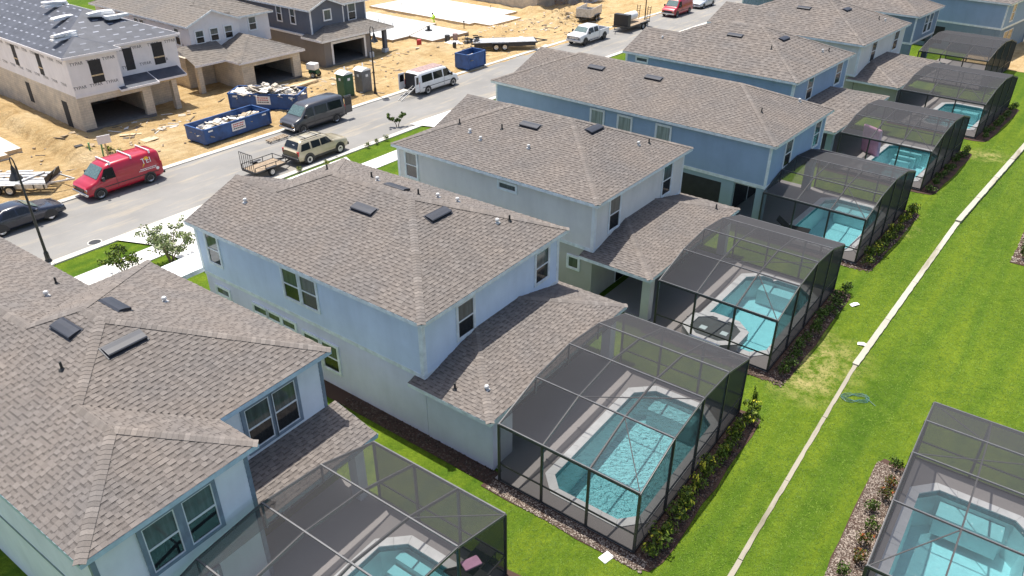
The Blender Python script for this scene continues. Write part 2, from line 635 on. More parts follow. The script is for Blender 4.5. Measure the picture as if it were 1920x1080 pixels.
def sheet(name, outer, holes, z, mat, kind='structure', label=None):
    loops = [[Vector((p[0], p[1], 0)) for p in lp] for lp in [outer] + list(holes)]
    tris = tessellate_polygon(loops)
    flat = [p for lp in loops for p in lp]
    fs = []
    for t in tris:
        a, b, c = (flat[i] for i in t)
        fs.append(tuple(t) if (b - a).cross(c - a).z > 0 else (t[0], t[2], t[1]))
    m = MB()
    m.add([(p.x, p.y, z) for p in flat], fs)
    o = m.build(name, mat)
    return tag(o, label, None, None, kind)


def frame_pt(fr, u, v):
    a = R(fr[2])
    return (fr[0] + u * math.cos(a) - v * math.sin(a), fr[1] + u * math.sin(a) + v * math.cos(a))


def text_mesh(name, body, size, mat, parent, M, depth=0.0, ox='CENTER'):
    cu = bpy.data.curves.new(name, 'FONT')
    cu.body = body
    cu.size = size
    cu.align_x = ox
    cu.extrude = depth
    t = bpy.data.objects.new(name, cu)
    COL.objects.link(t)
    dg = bpy.context.evaluated_depsgraph_get()
    me = bpy.data.meshes.new_from_object(t.evaluated_get(dg))
    bpy.data.objects.remove(t)
    me.materials.clear()
    me.materials.append(MATS[mat])
    o = link(name, me, parent)
    o.matrix_local = M
    return o

# ---------------------------------------------------------------- frames of the lots (x, y, turn)
F = {1: (-9.87, 9.56, 54.4), 2: (-0.135, 17.82, 53.55), 3: (7.10, 27.83, 52.13), 4: (15.76, 37.19, 50.04),
     5: (23.11, 48.33, 49.3), 6: (31.86, 58.76, 48.4), 7: (40.26, 72.92, 47.6), 8: (51.8, 80.4, 44.0)}
FO = (-33.39, 55.68, 50.5)          # lots across the street
# enclosures: frame, width along the row, depth
C = {1: (frame_pt(F[1], 0.3, -0.2) + (54.4,), 8.9, 5.5),
     2: (F[2], 8.88, 5.52), 3: (F[3], 8.9, 5.6),
     4: (frame_pt(F[4], 0, 1.25) + (50.04,), 9.0, 5.75),
     5: (F[5], 9.57, 5.85), 6: (F[6], 10.5, 6.15), 7: ((39.32, 71.88, 47.6), 10.4, 5.98),
     8: ((19.97, 15.72, 233.5), 8.9, 5.5), 9: ((39.0, 37.9, 231.5), 8.9, 5.5)}


def crect(k, d=0.0):
    fr, lu, lv = C[k]
    return [frame_pt(fr, u, v) for u, v in ((d, -lv + d), (lu - d, -lv + d), (lu - d, -d), (d, -d))]


holes = [crect(k, 0.12) for k in C]

# ---------------------------------------------------------------- ground
sheet('ground', [(-420, -120), (420, -120), (420, 620), (-420, 620)], holes, 0.0, 'sand')
NEAR = [(-61, -14), (-43, 10.3), (-25.2, 34.5), (-22.6, 37.95), (-19.3, 42.3), (-11.5, 52.5), (-6.3, 59.4), (3, 71.3), (12.3, 82.9), (20.5, 92.8), (24.7, 97.9), (40, 115.5), (62, 140)]


def offset(pl, d):
    out = []
    for i, p in enumerate(pl):
        a = Vector(pl[max(i - 1, 0)])
        b = Vector(pl[min(i + 1, len(pl) - 1)])
        t = (b - a).normalized()
        out.append((p[0] - t.y * d, p[1] + t.x * d))
    return out


WR = 7.5
lawn_outer = [(150, 215), (62, 138)] + offset(NEAR, -0.3)[::-1][1:] + [(-61, -60), (150, -60)]
sheet('lawn', lawn_outer, holes, 0.02, 'lawn')
sheet('far_lawn', [(-75, 113), (-52, 101), (-49, 106), (-72, 130)], [], 0.35, 'lawn')
sheet('road', offset(NEAR, WR) + NEAR[::-1], [], 0.035, 'asphalt')


def strip(name, pl, d0, d1, z0, z1, mat, a=0, b=None):
    A, B = offset(pl, d0)[a:b], offset(pl, d1)[a:b]
    m = MB()
    for i in range(len(A) - 1):
        m.prism([B[i], B[i + 1], A[i + 1], A[i]], z0, z1)
    return tag(m.build(name, mat), kind='structure')


def densify(pl, step):
    out = []
    for a, b in zip(pl, pl[1:]):
        n = max(1, int((Vector(b) - Vector(a)).length / step))
        out += [(a[0] + (b[0] - a[0]) * i / n, a[1] + (b[1] - a[1]) * i / n) for i in range(n)]
    return out + [pl[-1]]


kN = densify(NEAR, 3.0)


def kerb(name, pl, d0, d1):
    """cast kerb in 3 m lengths with open joints"""
    A, B = offset(pl, d0), offset(pl, d1)
    o = MB()
    root = None
    for i in range(len(A) - 1):
        m = MB()
        e = 0.006
        q = [B[i], B[i + 1], A[i + 1], A[i]]
        c = (sum(p[0] for p in q) / 4, sum(p[1] for p in q) / 4)
        q = [(c[0] + (p[0] - c[0]) * (1 - e), c[1] + (p[1] - c[1]) * (1 - e)) for p in q]
        m.prism(q, 0.0, 0.10)
        if root is None:
            root = tag(m.build(name, 'concrete'), kind='structure')
        else:
            m.build('kerb_length', 'concrete', root)


kerb('kerb_near', kN, 0.0, -0.5)
kerb('kerb_far', kN, WR + 0.5, WR)
strip('sidewalk', NEAR, -2.75, -4.25, 0.0, 0.07, 'concrete_white', 1, 11)
strip('sidewalk_far_edge', NEAR, WR + 0.5, WR + 0.95, 0.0, 0.05, 'concrete', 6, 11)


def drive(name, k, u0, u1, v0, v1):
    """driveway with a flared apron at the kerb"""
    pts = [(u0, v0), (u1, v0), (u1, v1 - 2.2), (u1 + 0.9, v1), (u0 - 0.9, v1), (u0, v1 - 2.2)]
    tag(sheet(name, [frame_pt(F[k], *p) for p in pts], [], 0.112, 'concrete_white'), kind='structure')


drive('driveway', 2, 2.9, 8.9, 17.2, 29.75)
drive('driveway', 3, 0.4, 5.4, 17.2, 28.9)
drive('driveway', 4, 1.5, 7.5, 21.9, 31.6)
drive('driveway', 5, 1.5, 7.5, 17.9, 30)
# bare sand behind the last houses of the row
sheet('bare_sand', [frame_pt(F[7], u, v) for u, v in ((8.6, -14), (60, -14), (60, 1.5), (8.6, -1.5))], [], 0.04, 'sand')


# ---------------------------------------------------------------- building lots across the street
def hgt(u, v):
    h = 0.12 + 0.12 * noise.noise((u * 0.3, v * 0.3, 1.5)) + 0.09 * noise.noise((u * 1.0, v * 1.0, 4.0)) + 0.05 * noise.noise((u * 2.3, v * 2.3, 9.0)) + 0.03 * noise.noise((u * 4.5, v * 4.5, 3.0))
    for tv in (-8.2, -6.6):      # wheel ruts along the kerb
        h -= 0.07 * math.exp(-((v - tv - 0.5 * math.sin(u * 0.13)) / 0.28) ** 2)
    # spoil ridge and trench beside the wrapped house
    if v < 22:
        c = -2.35 + 0.03 * v * 1.0 - 0.02 * abs(v)
        w = 1.25 + 0.3 * noise.noise((v * 0.5, 0, 3))
        h += 0.8 * (1 + 0.35 * noise.noise((u * 0.8, v * 0.8, 2))) * math.exp(-((u - c - 0.15) / w) ** 2) * max(0, min(1, (v + 7.5) / 2))
        h -= 0.3 * math.exp(-((u - c + 1.35) / 0.35) ** 2) * max(0, min(1, (v + 7) / 2))
    for (mu, mv, r, a) in MOUNDS:
        d2 = ((u - mu) / r) ** 2 + ((v - mv) / (r * 0.8)) ** 2
        if d2 < 6:
            h += a * math.exp(-d2) * (1 + 0.5 * noise.noise((u * 0.9, v * 0.9, 7)))
    k = max(0.0, min(1.0, (v + 11.1) / 2.2))
    return 0.02 + max(0.012, h) * k


MOUNDS = [(61.5, 3.0, 1.8, 0.8), (59.5, -2.2, 2.6, 1.0), (54.5, -1.0, 1.6, 0.6), (49.0, -1.2, 2.2, 0.6), (34.5, -1.0, 2.6, 0.5), (38.0, -1.5, 2.0, 0.4), (64.5, 0.5, 2.2, 0.7), (67.5, -1.5, 2.2, 0.6), (31.0, -3.0, 1.8, 0.25), (20.5, -4.5, 1.6, 0.25), (57.0, -4.0, 1.5, 0.45)]
m = MB()
U0, V0, ST, NU, NV = -32, -11.15, 0.36, 378, 150
vs = []
ca, sa = math.cos(R(FO[2])), math.sin(R(FO[2]))
for j in range(NV):
    for i in range(NU):
        u, v = U0 + i * ST, V0 + j * ST
        vs.append((FO[0] + u * ca - v * sa, FO[1] + u * sa + v * ca, hgt(u, v)))
m.add(vs, [(j * NU + i, j * NU + i + 1, (j + 1) * NU + i + 1, (j + 1) * NU + i) for j in range(NV - 1) for i in range(NU - 1)])
tag(m.build('dirt_lot', 'sand', smooth=True), kind='structure')

# ---------------------------------------------------------------- roofs
EXPO = 0.15
WID = (0.12, 0.15, 0.18, 0.22)
TAB = {}


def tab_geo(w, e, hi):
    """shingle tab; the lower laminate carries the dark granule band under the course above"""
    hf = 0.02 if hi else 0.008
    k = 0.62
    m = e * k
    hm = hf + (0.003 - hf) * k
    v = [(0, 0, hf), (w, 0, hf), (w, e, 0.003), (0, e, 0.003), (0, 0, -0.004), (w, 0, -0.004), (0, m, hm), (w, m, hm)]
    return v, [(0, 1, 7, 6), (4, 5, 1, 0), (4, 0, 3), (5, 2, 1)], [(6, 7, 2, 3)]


def tab_mesh(w, e, hi, tb):
    key = (w, e, hi, tb)
    if key not in TAB:
        mm = MB()
        v, f, f2 = tab_geo(w, e, hi)
        mm.add(v, f, 0, tb)
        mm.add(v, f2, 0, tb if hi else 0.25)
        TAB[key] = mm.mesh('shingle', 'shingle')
    return TAB[key]


def roof_plane_axes(poly):
    n = Vector((0, 0, 0))
    for i in range(len(poly)):
        a, b = Vector(poly[i]), Vector(poly[(i + 1) % len(poly)])
        n += a.cross(b)
    n.normalize()
    if n.z < 0:
        n = -n
    s = Vector((0, 0, 1)).cross(n)
    s = s.normalized() if s.length > 1e-5 else Vector((1, 0, 0))
    t = n.cross(s)
    if t.z < 0:
        s, t = -s, -t
    return s, t, n


def shingle_roof(house, planes, caps, expo=EXPO, singles=0, mat='shingle', capmat='ridge_cap', scale=1.0, name='roof'):
    deck = MB()
    for poly in planes:
        deck.add([tuple(p) for p in poly], [tuple(range(len(poly)))], 0, 0.12)
    roof = deck.build(name, mat, house)
    W = Matrix.Translation(house.location) @ house.rotation_euler.to_matrix().to_4x4()
    tabs = []
    for poly in planes:
        P = [Vector(p) for p in poly]
        s, t, n = roof_plane_axes(P)
        o = P[0]
        Q = [((p - o).dot(s), (p - o).dot(t)) for p in P]
        tmin, tmax = min(q[1] for q in Q), max(q[1] for q in Q)
        k = 0
        while tmin + k * expo < tmax:
            tl = tmin + k * expo
            k += 1
            tm = min(tl + expo * 0.5, tmax - 1e-4)
            xs = []
            for i in range(len(Q)):
                a, b = Q[i], Q[(i + 1) % len(Q)]
                if (a[1] <= tm) != (b[1] <= tm):
                    xs.append(a[0] + (b[0] - a[0]) * (tm - a[1]) / (b[1] - a[1]))
            xs.sort()
            for a, b in zip(xs[::2], xs[1::2]):
                x = a - rnd.random() * 0.4 * scale
                hi = rnd.random() < 0.5
                while x < b:
                    w_ = rnd.choice(WID) * scale
                    s0, s1 = max(x, a), min(x + w_, b)
                    if s1 - s0 > 0.05:
                        hi = not hi if rnd.random() < 0.85 else hi
                        tone = rnd.choice((0.54, 0.58, 0.62, 0.66, 0.74)) if hi else rnd.choice((0.48, 0.52, 0.56, 0.6))
                        el = min(expo + 0.012, tmax - tl + 0.004)
                        tabs.append((o + s * s0 + t * tl, s, t, n, s1 - s0, hi, tone, s1 - s0 > w_ - 1e-4 and el > expo + 0.01, w_, el))
                    x += w_
    single = set()
    if singles:
        sc = []
        for i, tb in enumerate(tabs):
            if not tb[7]:
                continue
            p = W @ tb[0]
            d = CAM - p
            nn = W.to_3x3() @ tb[3]
            cosv = nn.dot(d.normalized())
            if cosv < 0.1:
                continue
            # inside the picture
            q = cam_inv @ p
            if q.z > -1 or abs(q.x / -q.z) > 0.66 or abs(q.y / -q.z) > 0.37:
                continue
            sc.append((tb[4] * cosv / d.length_squared, i))
        sc.sort(reverse=True)
        single = set(i for _, i in sc[:singles])
    fld = MB()
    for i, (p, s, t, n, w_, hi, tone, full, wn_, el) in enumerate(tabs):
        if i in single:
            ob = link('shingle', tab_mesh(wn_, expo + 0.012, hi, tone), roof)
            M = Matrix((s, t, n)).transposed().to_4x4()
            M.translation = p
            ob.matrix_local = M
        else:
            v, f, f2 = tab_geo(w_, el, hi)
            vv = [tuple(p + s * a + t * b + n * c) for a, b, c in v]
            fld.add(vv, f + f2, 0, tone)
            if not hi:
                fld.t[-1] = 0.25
    if fld.v:
        tag(fld.build('shingle_field', mat, roof), kind='stuff')
    cp = MB()
    for (a, b) in caps:
        a, b = Vector(a), Vector(b)
        if a.z > b.z or (abs(a.z - b.z) < 1e-4 and a.y < b.y):
            a, b = b, a
        d = (b - a)
        L = d.length
        d.normalize()
        sd = d.cross(Vector((0, 0, 1))).normalized()
        up = sd.cross(d)
        k = 0
        while k * expo < L:
            q = a + d * (k * expo)
            e = min(expo, L - k * expo) + 0.03
            tone = rnd.choice((0.1, 0.35, 0.45, 0.5, 0.6, 0.7, 1.0))
            hw = 0.155
            drop = 0.05 if abs(d.z) > 0.02 else 0.088
            v = [q + up * 0.05 + sd * 0, q + sd * hw + up * (0.045 - drop), q - sd * hw + up * (0.045 - drop)]
            v2 = [x + d * e - up * 0.012 for x in v]
            low = [x - up * 0.016 for x in v]
            cp.add([tuple(x) for x in v + v2 + low], [(0, 2, 5, 3), (1, 0, 3, 4), (0, 1, 7, 6), (2, 0, 6, 8)], 0, tone)
            k += 1
    if cp.v:
        tag(cp.build('ridge_cap_run', capmat, roof), kind='stuff')
    return roof


cam_inv = (Matrix.Translation(CAM) @ cam.rotation_euler.to_matrix().to_4x4()).inverted()


def hip(u0, u1, v0, v1, z, s):
    """plain hip roof, ridge along v"""
    h = (u1 - u0) / 2
    um = (u0 + u1) / 2
    zr = z + h * s
    A, B, Cc, D = (u0, v0, z), (u1, v0, z), (u1, v1, z), (u0, v1, z)
    E, G = (um, v0 + h, zr), (um, v1 - h, zr)
    return [[A, B, E], [B, Cc, G, E], [Cc, D, G], [D, A, E, G]], [(A, E), (B, E), (Cc, G), (D, G), (E, G)]


def hip_gable(u0, u1, v0, v1, z, s, side, g):
    """hip roof with a street gable flush with the front eave at the left or right"""
    h = (u1 - u0) / 2
    um = (u0 + u1) / 2
    E, G = (um, v0 + h, z + h * s), (um, v1 - h, z + h * s)
    A, B, Cc, D = (u0, v0, z), (u1, v0, z), (u1, v1, z), (u0, v1, z)
    q = g / 2
    if side == 'L':
        r, k, e = (u0 + q, v1, z + q * s), (u0 + q, v1 - q, z + q * s), (u0 + g, v1, z)
        pl = [[A, B, E], [B, Cc, G, E], [e, Cc, G, k], [D, A, E, G, k, r], [r, k, e]]
        cp = [(A, E), (B, E), (Cc, G), (k, G), (E, G), (r, k)]
        gab = [D, e, r]
    else:
        r, k, e = (u1 - q, v1, z + q * s), (u1 - q, v1 - q, z + q * s), (u1 - g, v1, z)
        pl = [[A, B, E], [B, Cc, r, k, G, E], [D, e, k, G], [D, A, E, G], [e, r, k]]
        pl[2] = [e, D, G, k]
        cp = [(A, E), (B, E), (D, G), (k, G), (E, G), (r, k)]
        gab = [e, Cc, r]
    return pl, cp, gab


def eaves(house, pts, z, mat, hgt_=0.16):
    """fascia boards along an eave loop, and the soffit"""
    n = len(pts)
    for i in range(n):
        a, b = pts[i], pts[(i + 1) % n]
        mm = MB()
        mm.bar((a[0], a[1], z - hgt_ / 2 - 0.008), (b[0], b[1], z - hgt_ / 2 - 0.008), 0.016, hgt_, ext=0.015)
        mm.build('fascia', mat, house)
    mm = MB()
    mm.add([(p[0], p[1], z - hgt_ + 0.03) for p in pts], [tuple(range(n))])
    mm.build('soffit', 'soffit', house)


# ---------------------------------------------------------------- walls and openings
SIDE = {'B': 0.0, 'L': -90.0, 'R': 90.0, 'F': 180.0}
WIN = {}


def window_meshes(w_, h, trim, tw, rail, blind=False):
    key = (w_, h, trim, tw, rail, blind)
    if key in WIN:
        return WIN[key]
    fm = MB()
    x, z = w_ / 2, h / 2
    for (a, b, c, d) in ((-x - tw, x + tw, z, z + tw), (-x - tw, x + tw, -z - tw, -z), (-x - tw, -x, -z, z), (x, x + tw, -z, z)):
        fm.bx(a, b, -0.055, 0.02, c, d)
    sm = MB()
    q = 0.035
    for (a, b, c, d) in ((-x, x, z - q, z), (-x, x, -z, -z + q), (-x, -x + q, -z + q, z - q), (x - q, x, -z + q, z - q)) + (((-x + q, x - q, -0.03, 0.03),) if rail else ()):
        sm.bx(a, b, -0.042, 0.02, c, d)
    pu, pl = MB(), MB()
    pu.bx(-x + q, x - q, -0.022, 0.015, 0.03 if rail else -z + q, z - q)
    pl.bx(-x + q, x - q, -0.014, 0.015, -z + q, -0.03)
    WIN[key] = (fm.mesh('window', trim), sm.mesh('sash', 'trim_white'), pu.mesh('pane', 'pane_blind' if blind else 'pane_upper'), pl.mesh('pane', 'pane_lower') if rail else None)
    return WIN[key]


def window(house, side, pos, w_=0.95, h=1.5, trim='trim_white', tw=0.1, rail=True, blind=False):
    f, s, pu, pl = window_meshes(w_, h, trim, tw, rail, blind)
    o = link('window', f, house)
    o.location = pos
    o.rotation_euler = (0, 0, R(SIDE[side]))
    link('sash', s, o)
    link('pane', pu, o)
    if pl:
        link('pane', pl, o)
    return o


def siding(house, side, c, a0, a1, z0, z1, mat, e=0.18):
    """lapped boards on one wall face; c is the wall plane"""
    mm = MB()
    z = z0
    sg = {'B': -1, 'L': -1, 'R': 1, 'F': 1}[side]
    while z < z1 - 0.01:
        zt = min(z + e, z1)
        lo, hi = c + sg * 0.026, c + sg * 0.008
        if side in 'BF':
            q = [(a0, lo, z), (a1, lo, z), (a1, hi, zt), (a0, hi, zt), (a0, c, z), (a1, c, z)]
        else:
            q = [(lo, a0, z), (lo, a1, z), (hi, a1, zt), (hi, a0, zt), (c, a0, z), (c, a1, z)]
        mm.add(q, [(0, 1, 2, 3), (4, 5, 1, 0)])
        z = zt
    return mm.build('siding', mat, house)


def storey(house, name, mat, u0, u1, v0, v1, z0, z1):
    return box(name, house, mat, u0, u1, v0, v1, z0, z1)


def roof_vent(house, fn, u, v, ax, L=1.2):
    """low black slot vent lying on a slope; fn gives the height, ax the slope direction it faces"""
    z = fn(u, v)
    e = 0.01
    n = Vector((-(fn(u + e, v) - z) / e, -(fn(u, v + e) - z) / e, 1)).normalized()
    s = Vector((0, 0, 1)).cross(n).normalized()
    t = n.cross(s)
    M = Matrix((s, t, n)).transposed().to_4x4()
    M.translation = Vector((u, v, z))
    o = MB()
    h = L / 2
    prof = [(-0.22, 0.05), (-0.22, 0.12), (-0.18, 0.135), (0.02, 0.115), (0.18, 0.08), (0.23, 0.02)]
    vs = [(x, y, zz) for x in (-h, h) for y, zz in prof]
    k = len(prof)
    o.add(vs, [(i, k + i, k + i + 1, i + 1) for i in range(k - 1)] + [tuple(range(k)), tuple(range(2 * k - 1, k - 1, -1))])
    o.bx(-h - 0.05, h + 0.05, -0.27, 0.26, 0.012, 0.03)
    ob = o.build('roof_vent', 'vent_black', house)
    ob.matrix_local = M
    return ob


def vent_pipe(house, fn, u, v, white=True):
    z = fn(u, v)
    o = MB()
    if white:
        o.tube((u, v, z - 0.05), (u, v, z + 0.12), 0.05, n=10)
        o.lathe([(0.0, z + 0.22), (0.07, z + 0.205), (0.095, z + 0.15), (0.09, z + 0.11), (0.0, z + 0.11)], (u, v, 0), 10)
        o.bx(u - 0.1, u + 0.1, v - 0.1, v + 0.1, z - 0.04, z + 0.03)
        o.build('vent_cap', 'pipe_white', house)
    else:
        o.tube((u, v, z - 0.05), (u, v, z + 0.28), 0.04, n=8)
        o.lathe([(0.12, z - 0.02), (0.05, z + 0.06)], (u, v, 0), 8)
        o.build('vent_pipe', 'pipe_dark', house)


EV = 5.5
SL = 0.4


def zhip(u0, u1, v0, v1, z=EV, s=SL):
    return lambda u, v: z + s * max(0, min(u - u0, u1 - u, v - v0, v1 - v))


def standard_house(k, label, up, low, trim, W_, vr, vf, gside, g, wins, lanai, singles, vents, pipes, side_windows=(), u0=0.0, lowtrim=None, slab=True, belt='trim_pale', corner='trim_pale'):
    fr = F[k]
    H = thing('house', label, 'house', (fr[0], fr[1], 0), fr[2], 'houses along the near side of the street')
    u1 = u0 + W_
    a, b, c, d = u0 + 0.3, u1 - 0.3, vr + 0.32, vf - 0.3
    storey(H, 'upper_wall', up, a, b, c, d, 2.9, EV - 0.05)
    storey(H, 'lower_wall', low, a, b, c, d - 0.0, 0, 2.9)
    siding(H, 'L', a, c, d, 2.98, EV - 0.13, up)
    siding(H, 'B', c, a, b, 2.98, EV - 0.13, up)
    # corner boards and belt
    for (x, y) in ((a, c), (b, c), (a, d)):
        mm = MB()
        mm.bx(x - 0.032, x + 0.15, y - 0.032, y + 0.15, 2.99, EV - 0.13) if x == a else mm.bx(x - 0.15, x + 0.032, y - 0.032, y + 0.15, 2.99, EV - 0.13)
        mm.build('corner_board', corner, H)
    mm = MB()
    mm.bx(a - 0.036, a + 0.02, c - 0.036, d + 0.03, 2.80, 2.98)
    mm.build('belt_board', belt, H)
    mm = MB()
    mm.bx(a + 0.021, b + 0.036, c - 0.036, c + 0.02, 2.80, 2.98)
    mm.build('belt_board', belt, H)
    pl, cp, gab = hip_gable(u0, u1, vr, vf, EV, SL, gside, g)
    shingle_roof(H, pl, cp, EXPO if k < 5 else 0.3, singles, scale=1.0 if k < 5 else 1.6)
    eaves(H, [(u0, vr), (u1, vr), (u1, vf), (u0, vf)], EV, trim)
    mm = MB()
    gv = [(p[0], p[1] - 0.3, p[2] - 0.06) for p in gab]
    mm.add(gv, [(0, 1, 2)])
    mm.build('gable_wall', up, H)
    fn = zhip(u0, u1, vr, vf)
    for (u, v, ax) in vents:
        roof_vent(H, fn, u, v, ax)
    for (u, v, wh) in pipes:
        vent_pipe(H, fn, u, v, wh)
    for (s, p, q) in wins:
        for (pos, w_, h_, rl) in q:
            if s == 'L':
                window(H, 'L', (a - 0.012, pos, p), w_, h_, 'trim_pale', rail=rl)
            else:
                window(H, 'B', (pos, c - 0.012, p), w_, h_, 'trim_pale', rail=rl)
    return H, (a, b, c, d)


def lanai_roof(H, u0, u1, v0, v1, trim, singles=0, z=2.66, s=0.25, ext=0.5, k=2):
    d = v1 - v0
    A, B = (u0, v0, z), (u1, v0, z)
    E, G = (u0 + d, v1, z + d * s), (u1 - d, v1, z + d * s)
    a, b = u0 + 0.4, u1 - 0.4
    pl = [[A, B, G, E],
          [A, E, (a, v1, z + 0.4 * s), (a, v1 + ext, z + 0.4 * s), (u0, v1 + ext, z)],
          [B, (u1, v1 + ext, z), (b, v1 + ext, z + 0.4 * s), (b, v1, z + 0.4 * s), G]]
    shingle_roof(H, pl, [(A, E), (B, G)], EXPO if k < 5 else 0.3, singles, name='patio_roof', scale=1.0 if k < 5 else 1.6)
    for p, q in (((u0, v1 + ext), (u0, v0)), ((u0, v0), (u1, v0)), ((u1, v0), (u1, v1 + ext))):
        mm = MB()
        mm.bar((p[0], p[1], z - 0.09), (q[0], q[1], z - 0.09), 0.016, 0.16, ext=0.015)
        mm.build('fascia', trim, H)
    mm = MB()
    mm.add([(u0, v0, z - 0.12), (u1, v0, z - 0.12), (u1, v1, z - 0.12), (u0, v1, z - 0.12)], [(3, 2, 1, 0)])
    mm.build('soffit', 'soffit', H)
    fn = lambda u, v: z + s * max(0, min(u - u0, u1 - u, v - v0))
    return fn


def slider(H, u0, u1, v, z0=0.08, z1=2.3):
    """sliding glass doors facing the pool"""
    o = MB()
    for (a, b, c, d) in ((u0, u1, z1, z1 + 0.07), (u0, u0 + 0.07, z0, z1), (u1 - 0.07, u1, z0, z1), ((u0 + u1) / 2 - 0.04, (u0 + u1) / 2 + 0.04, z0, z1)):
        o.bx(a, b, v - 0.05, v + 0.01, c, d)
    door = o.build('sliding_door', 'trim_white', H)
    for (a, b) in ((u0 + 0.07, (u0 + u1) / 2 - 0.04), ((u0 + u1) / 2 + 0.04, u1 - 0.07)):
        p = MB()
        p.bx(a, b, v - 0.03, v - 0.005, z0, z1)
        p.build('pane', 'pane_lower', door)


UW = 4.38   # centre height of upper windows
# --- house 2
H2, q2 = standard_house(2, 'light blue house with smooth blue-green lower wall beside the ruffled turquoise pool', 'wall_sky_blue', 'wall_blue_low', 'trim_pale', 9.56, 3.39, 17.67, 'L', 6.0,
    [('L', UW, [(10.95, 0.95, 1.4, True), (9.85, 0.95, 1.4, True), (16.25, 0.85, 1.45, True)]), ('B', UW - 0.1, [(2.75, 0.95, 1.5, True), (7.95, 0.95, 1.5, True)]),
     ('L', 1.55, [(9.05, 0.95, 1.3, True), (10.15, 0.95, 1.3, True)]), ('L', 2.2, [(11.6, 0.9, 0.35, False), (12.5, 0.9, 0.35, False), (13.5, 0.9, 0.35, False), (16.2, 0.9, 0.35, False)])],
    'solid', 300, [(3.55, 9.7, 'L'), (6.0, 10.2, 'R'), (5.0, 6.9, 'B')],
    [(1.9, 15.6, True), (6.9, 5.3, True), (7.5, 5.1, False), (6.2, 11.6, True), (6.6, 12.4, False), (6.9, 8.6, True), (7.4, 7.9, True), (6.0, 8.9, False), (6.2, 15.0, False)])
fn = lanai_roof(H2, -0.11, 9.63, 0.29, q2[2], 'trim_pale', 200)
vent_pipe(H2, fn, 1.05, 1.35, True)
vent_pipe(H2, fn, 0.5, 2.4, False)
box('side_wall', H2, 'wall_blue_low', q2[0] - 0.02, q2[0] + 0.2, 0.5, q2[2] - 0.04, 0, 2.53)
box('return_wall', H2, 'wall_pale_blue', q2[0] + 0.2, 1.5, 0.52, 0.72, 0, 2.53)
box('column', H2, 'wall_pale_blue', 8.75, 9.2, 0.52, 0.95, 0.05, 2.53)
slider(H2, 2.2, 5.8, q2[2] - 0.002)
window(H2, 'B', (7.6, q2[2] - 0.012, 1.4), 1.2, 1.2)
mm = MB()
mm.bx(-1.9, 2.4, 17.7, 19.3, 2.72, 2.95)
mm.build('porch_roof', 'trim_pale', H2)
box('porch_column', H2, 'trim_pale', -1.7, -1.4, 18.9, 19.2, 0, 2.72)
box('porch_column', H2, 'trim_pale', 2.0, 2.3, 18.9, 19.2, 0, 2.72)
# --- house 3
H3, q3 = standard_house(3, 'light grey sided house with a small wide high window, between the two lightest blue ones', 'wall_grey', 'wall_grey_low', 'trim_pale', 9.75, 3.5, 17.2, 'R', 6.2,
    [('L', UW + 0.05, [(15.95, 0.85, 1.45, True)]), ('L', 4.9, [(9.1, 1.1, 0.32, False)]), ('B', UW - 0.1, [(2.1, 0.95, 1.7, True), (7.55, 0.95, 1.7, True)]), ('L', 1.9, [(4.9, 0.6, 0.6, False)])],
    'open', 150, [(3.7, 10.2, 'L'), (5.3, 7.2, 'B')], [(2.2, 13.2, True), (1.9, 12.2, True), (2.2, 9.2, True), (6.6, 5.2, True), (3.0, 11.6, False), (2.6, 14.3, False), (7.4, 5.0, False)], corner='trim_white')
fn = lanai_roof(H3, -0.16, 9.85, 0.36, q3[2], 'trim_pale', 0)
vent_pipe(H3, fn, 8.6, 1.2, False)
box('column', H3, 'wall_grey', q3[0], q3[0] + 0.42, 0.55, 0.98, 0, 2.53)
box('column', H3, 'wall_grey', 9.0, 9.42, 0.55, 0.98, 0, 2.53)
box('beam', H3, 'wall_grey', q3[0], q3[0] + 0.3, 0.98, q3[2] - 0.04, 2.25, 2.53)
slider(H3, 2.6, 6.6, q3[2] - 0.002)
# --- house 4 (long, no patio roof)
fr = F[4]
H4 = thing('house', 'long mid-blue house with a row of three windows high on its side wall', 'house', (fr[0], fr[1], 0), fr[2], 'houses along the near side of the street')


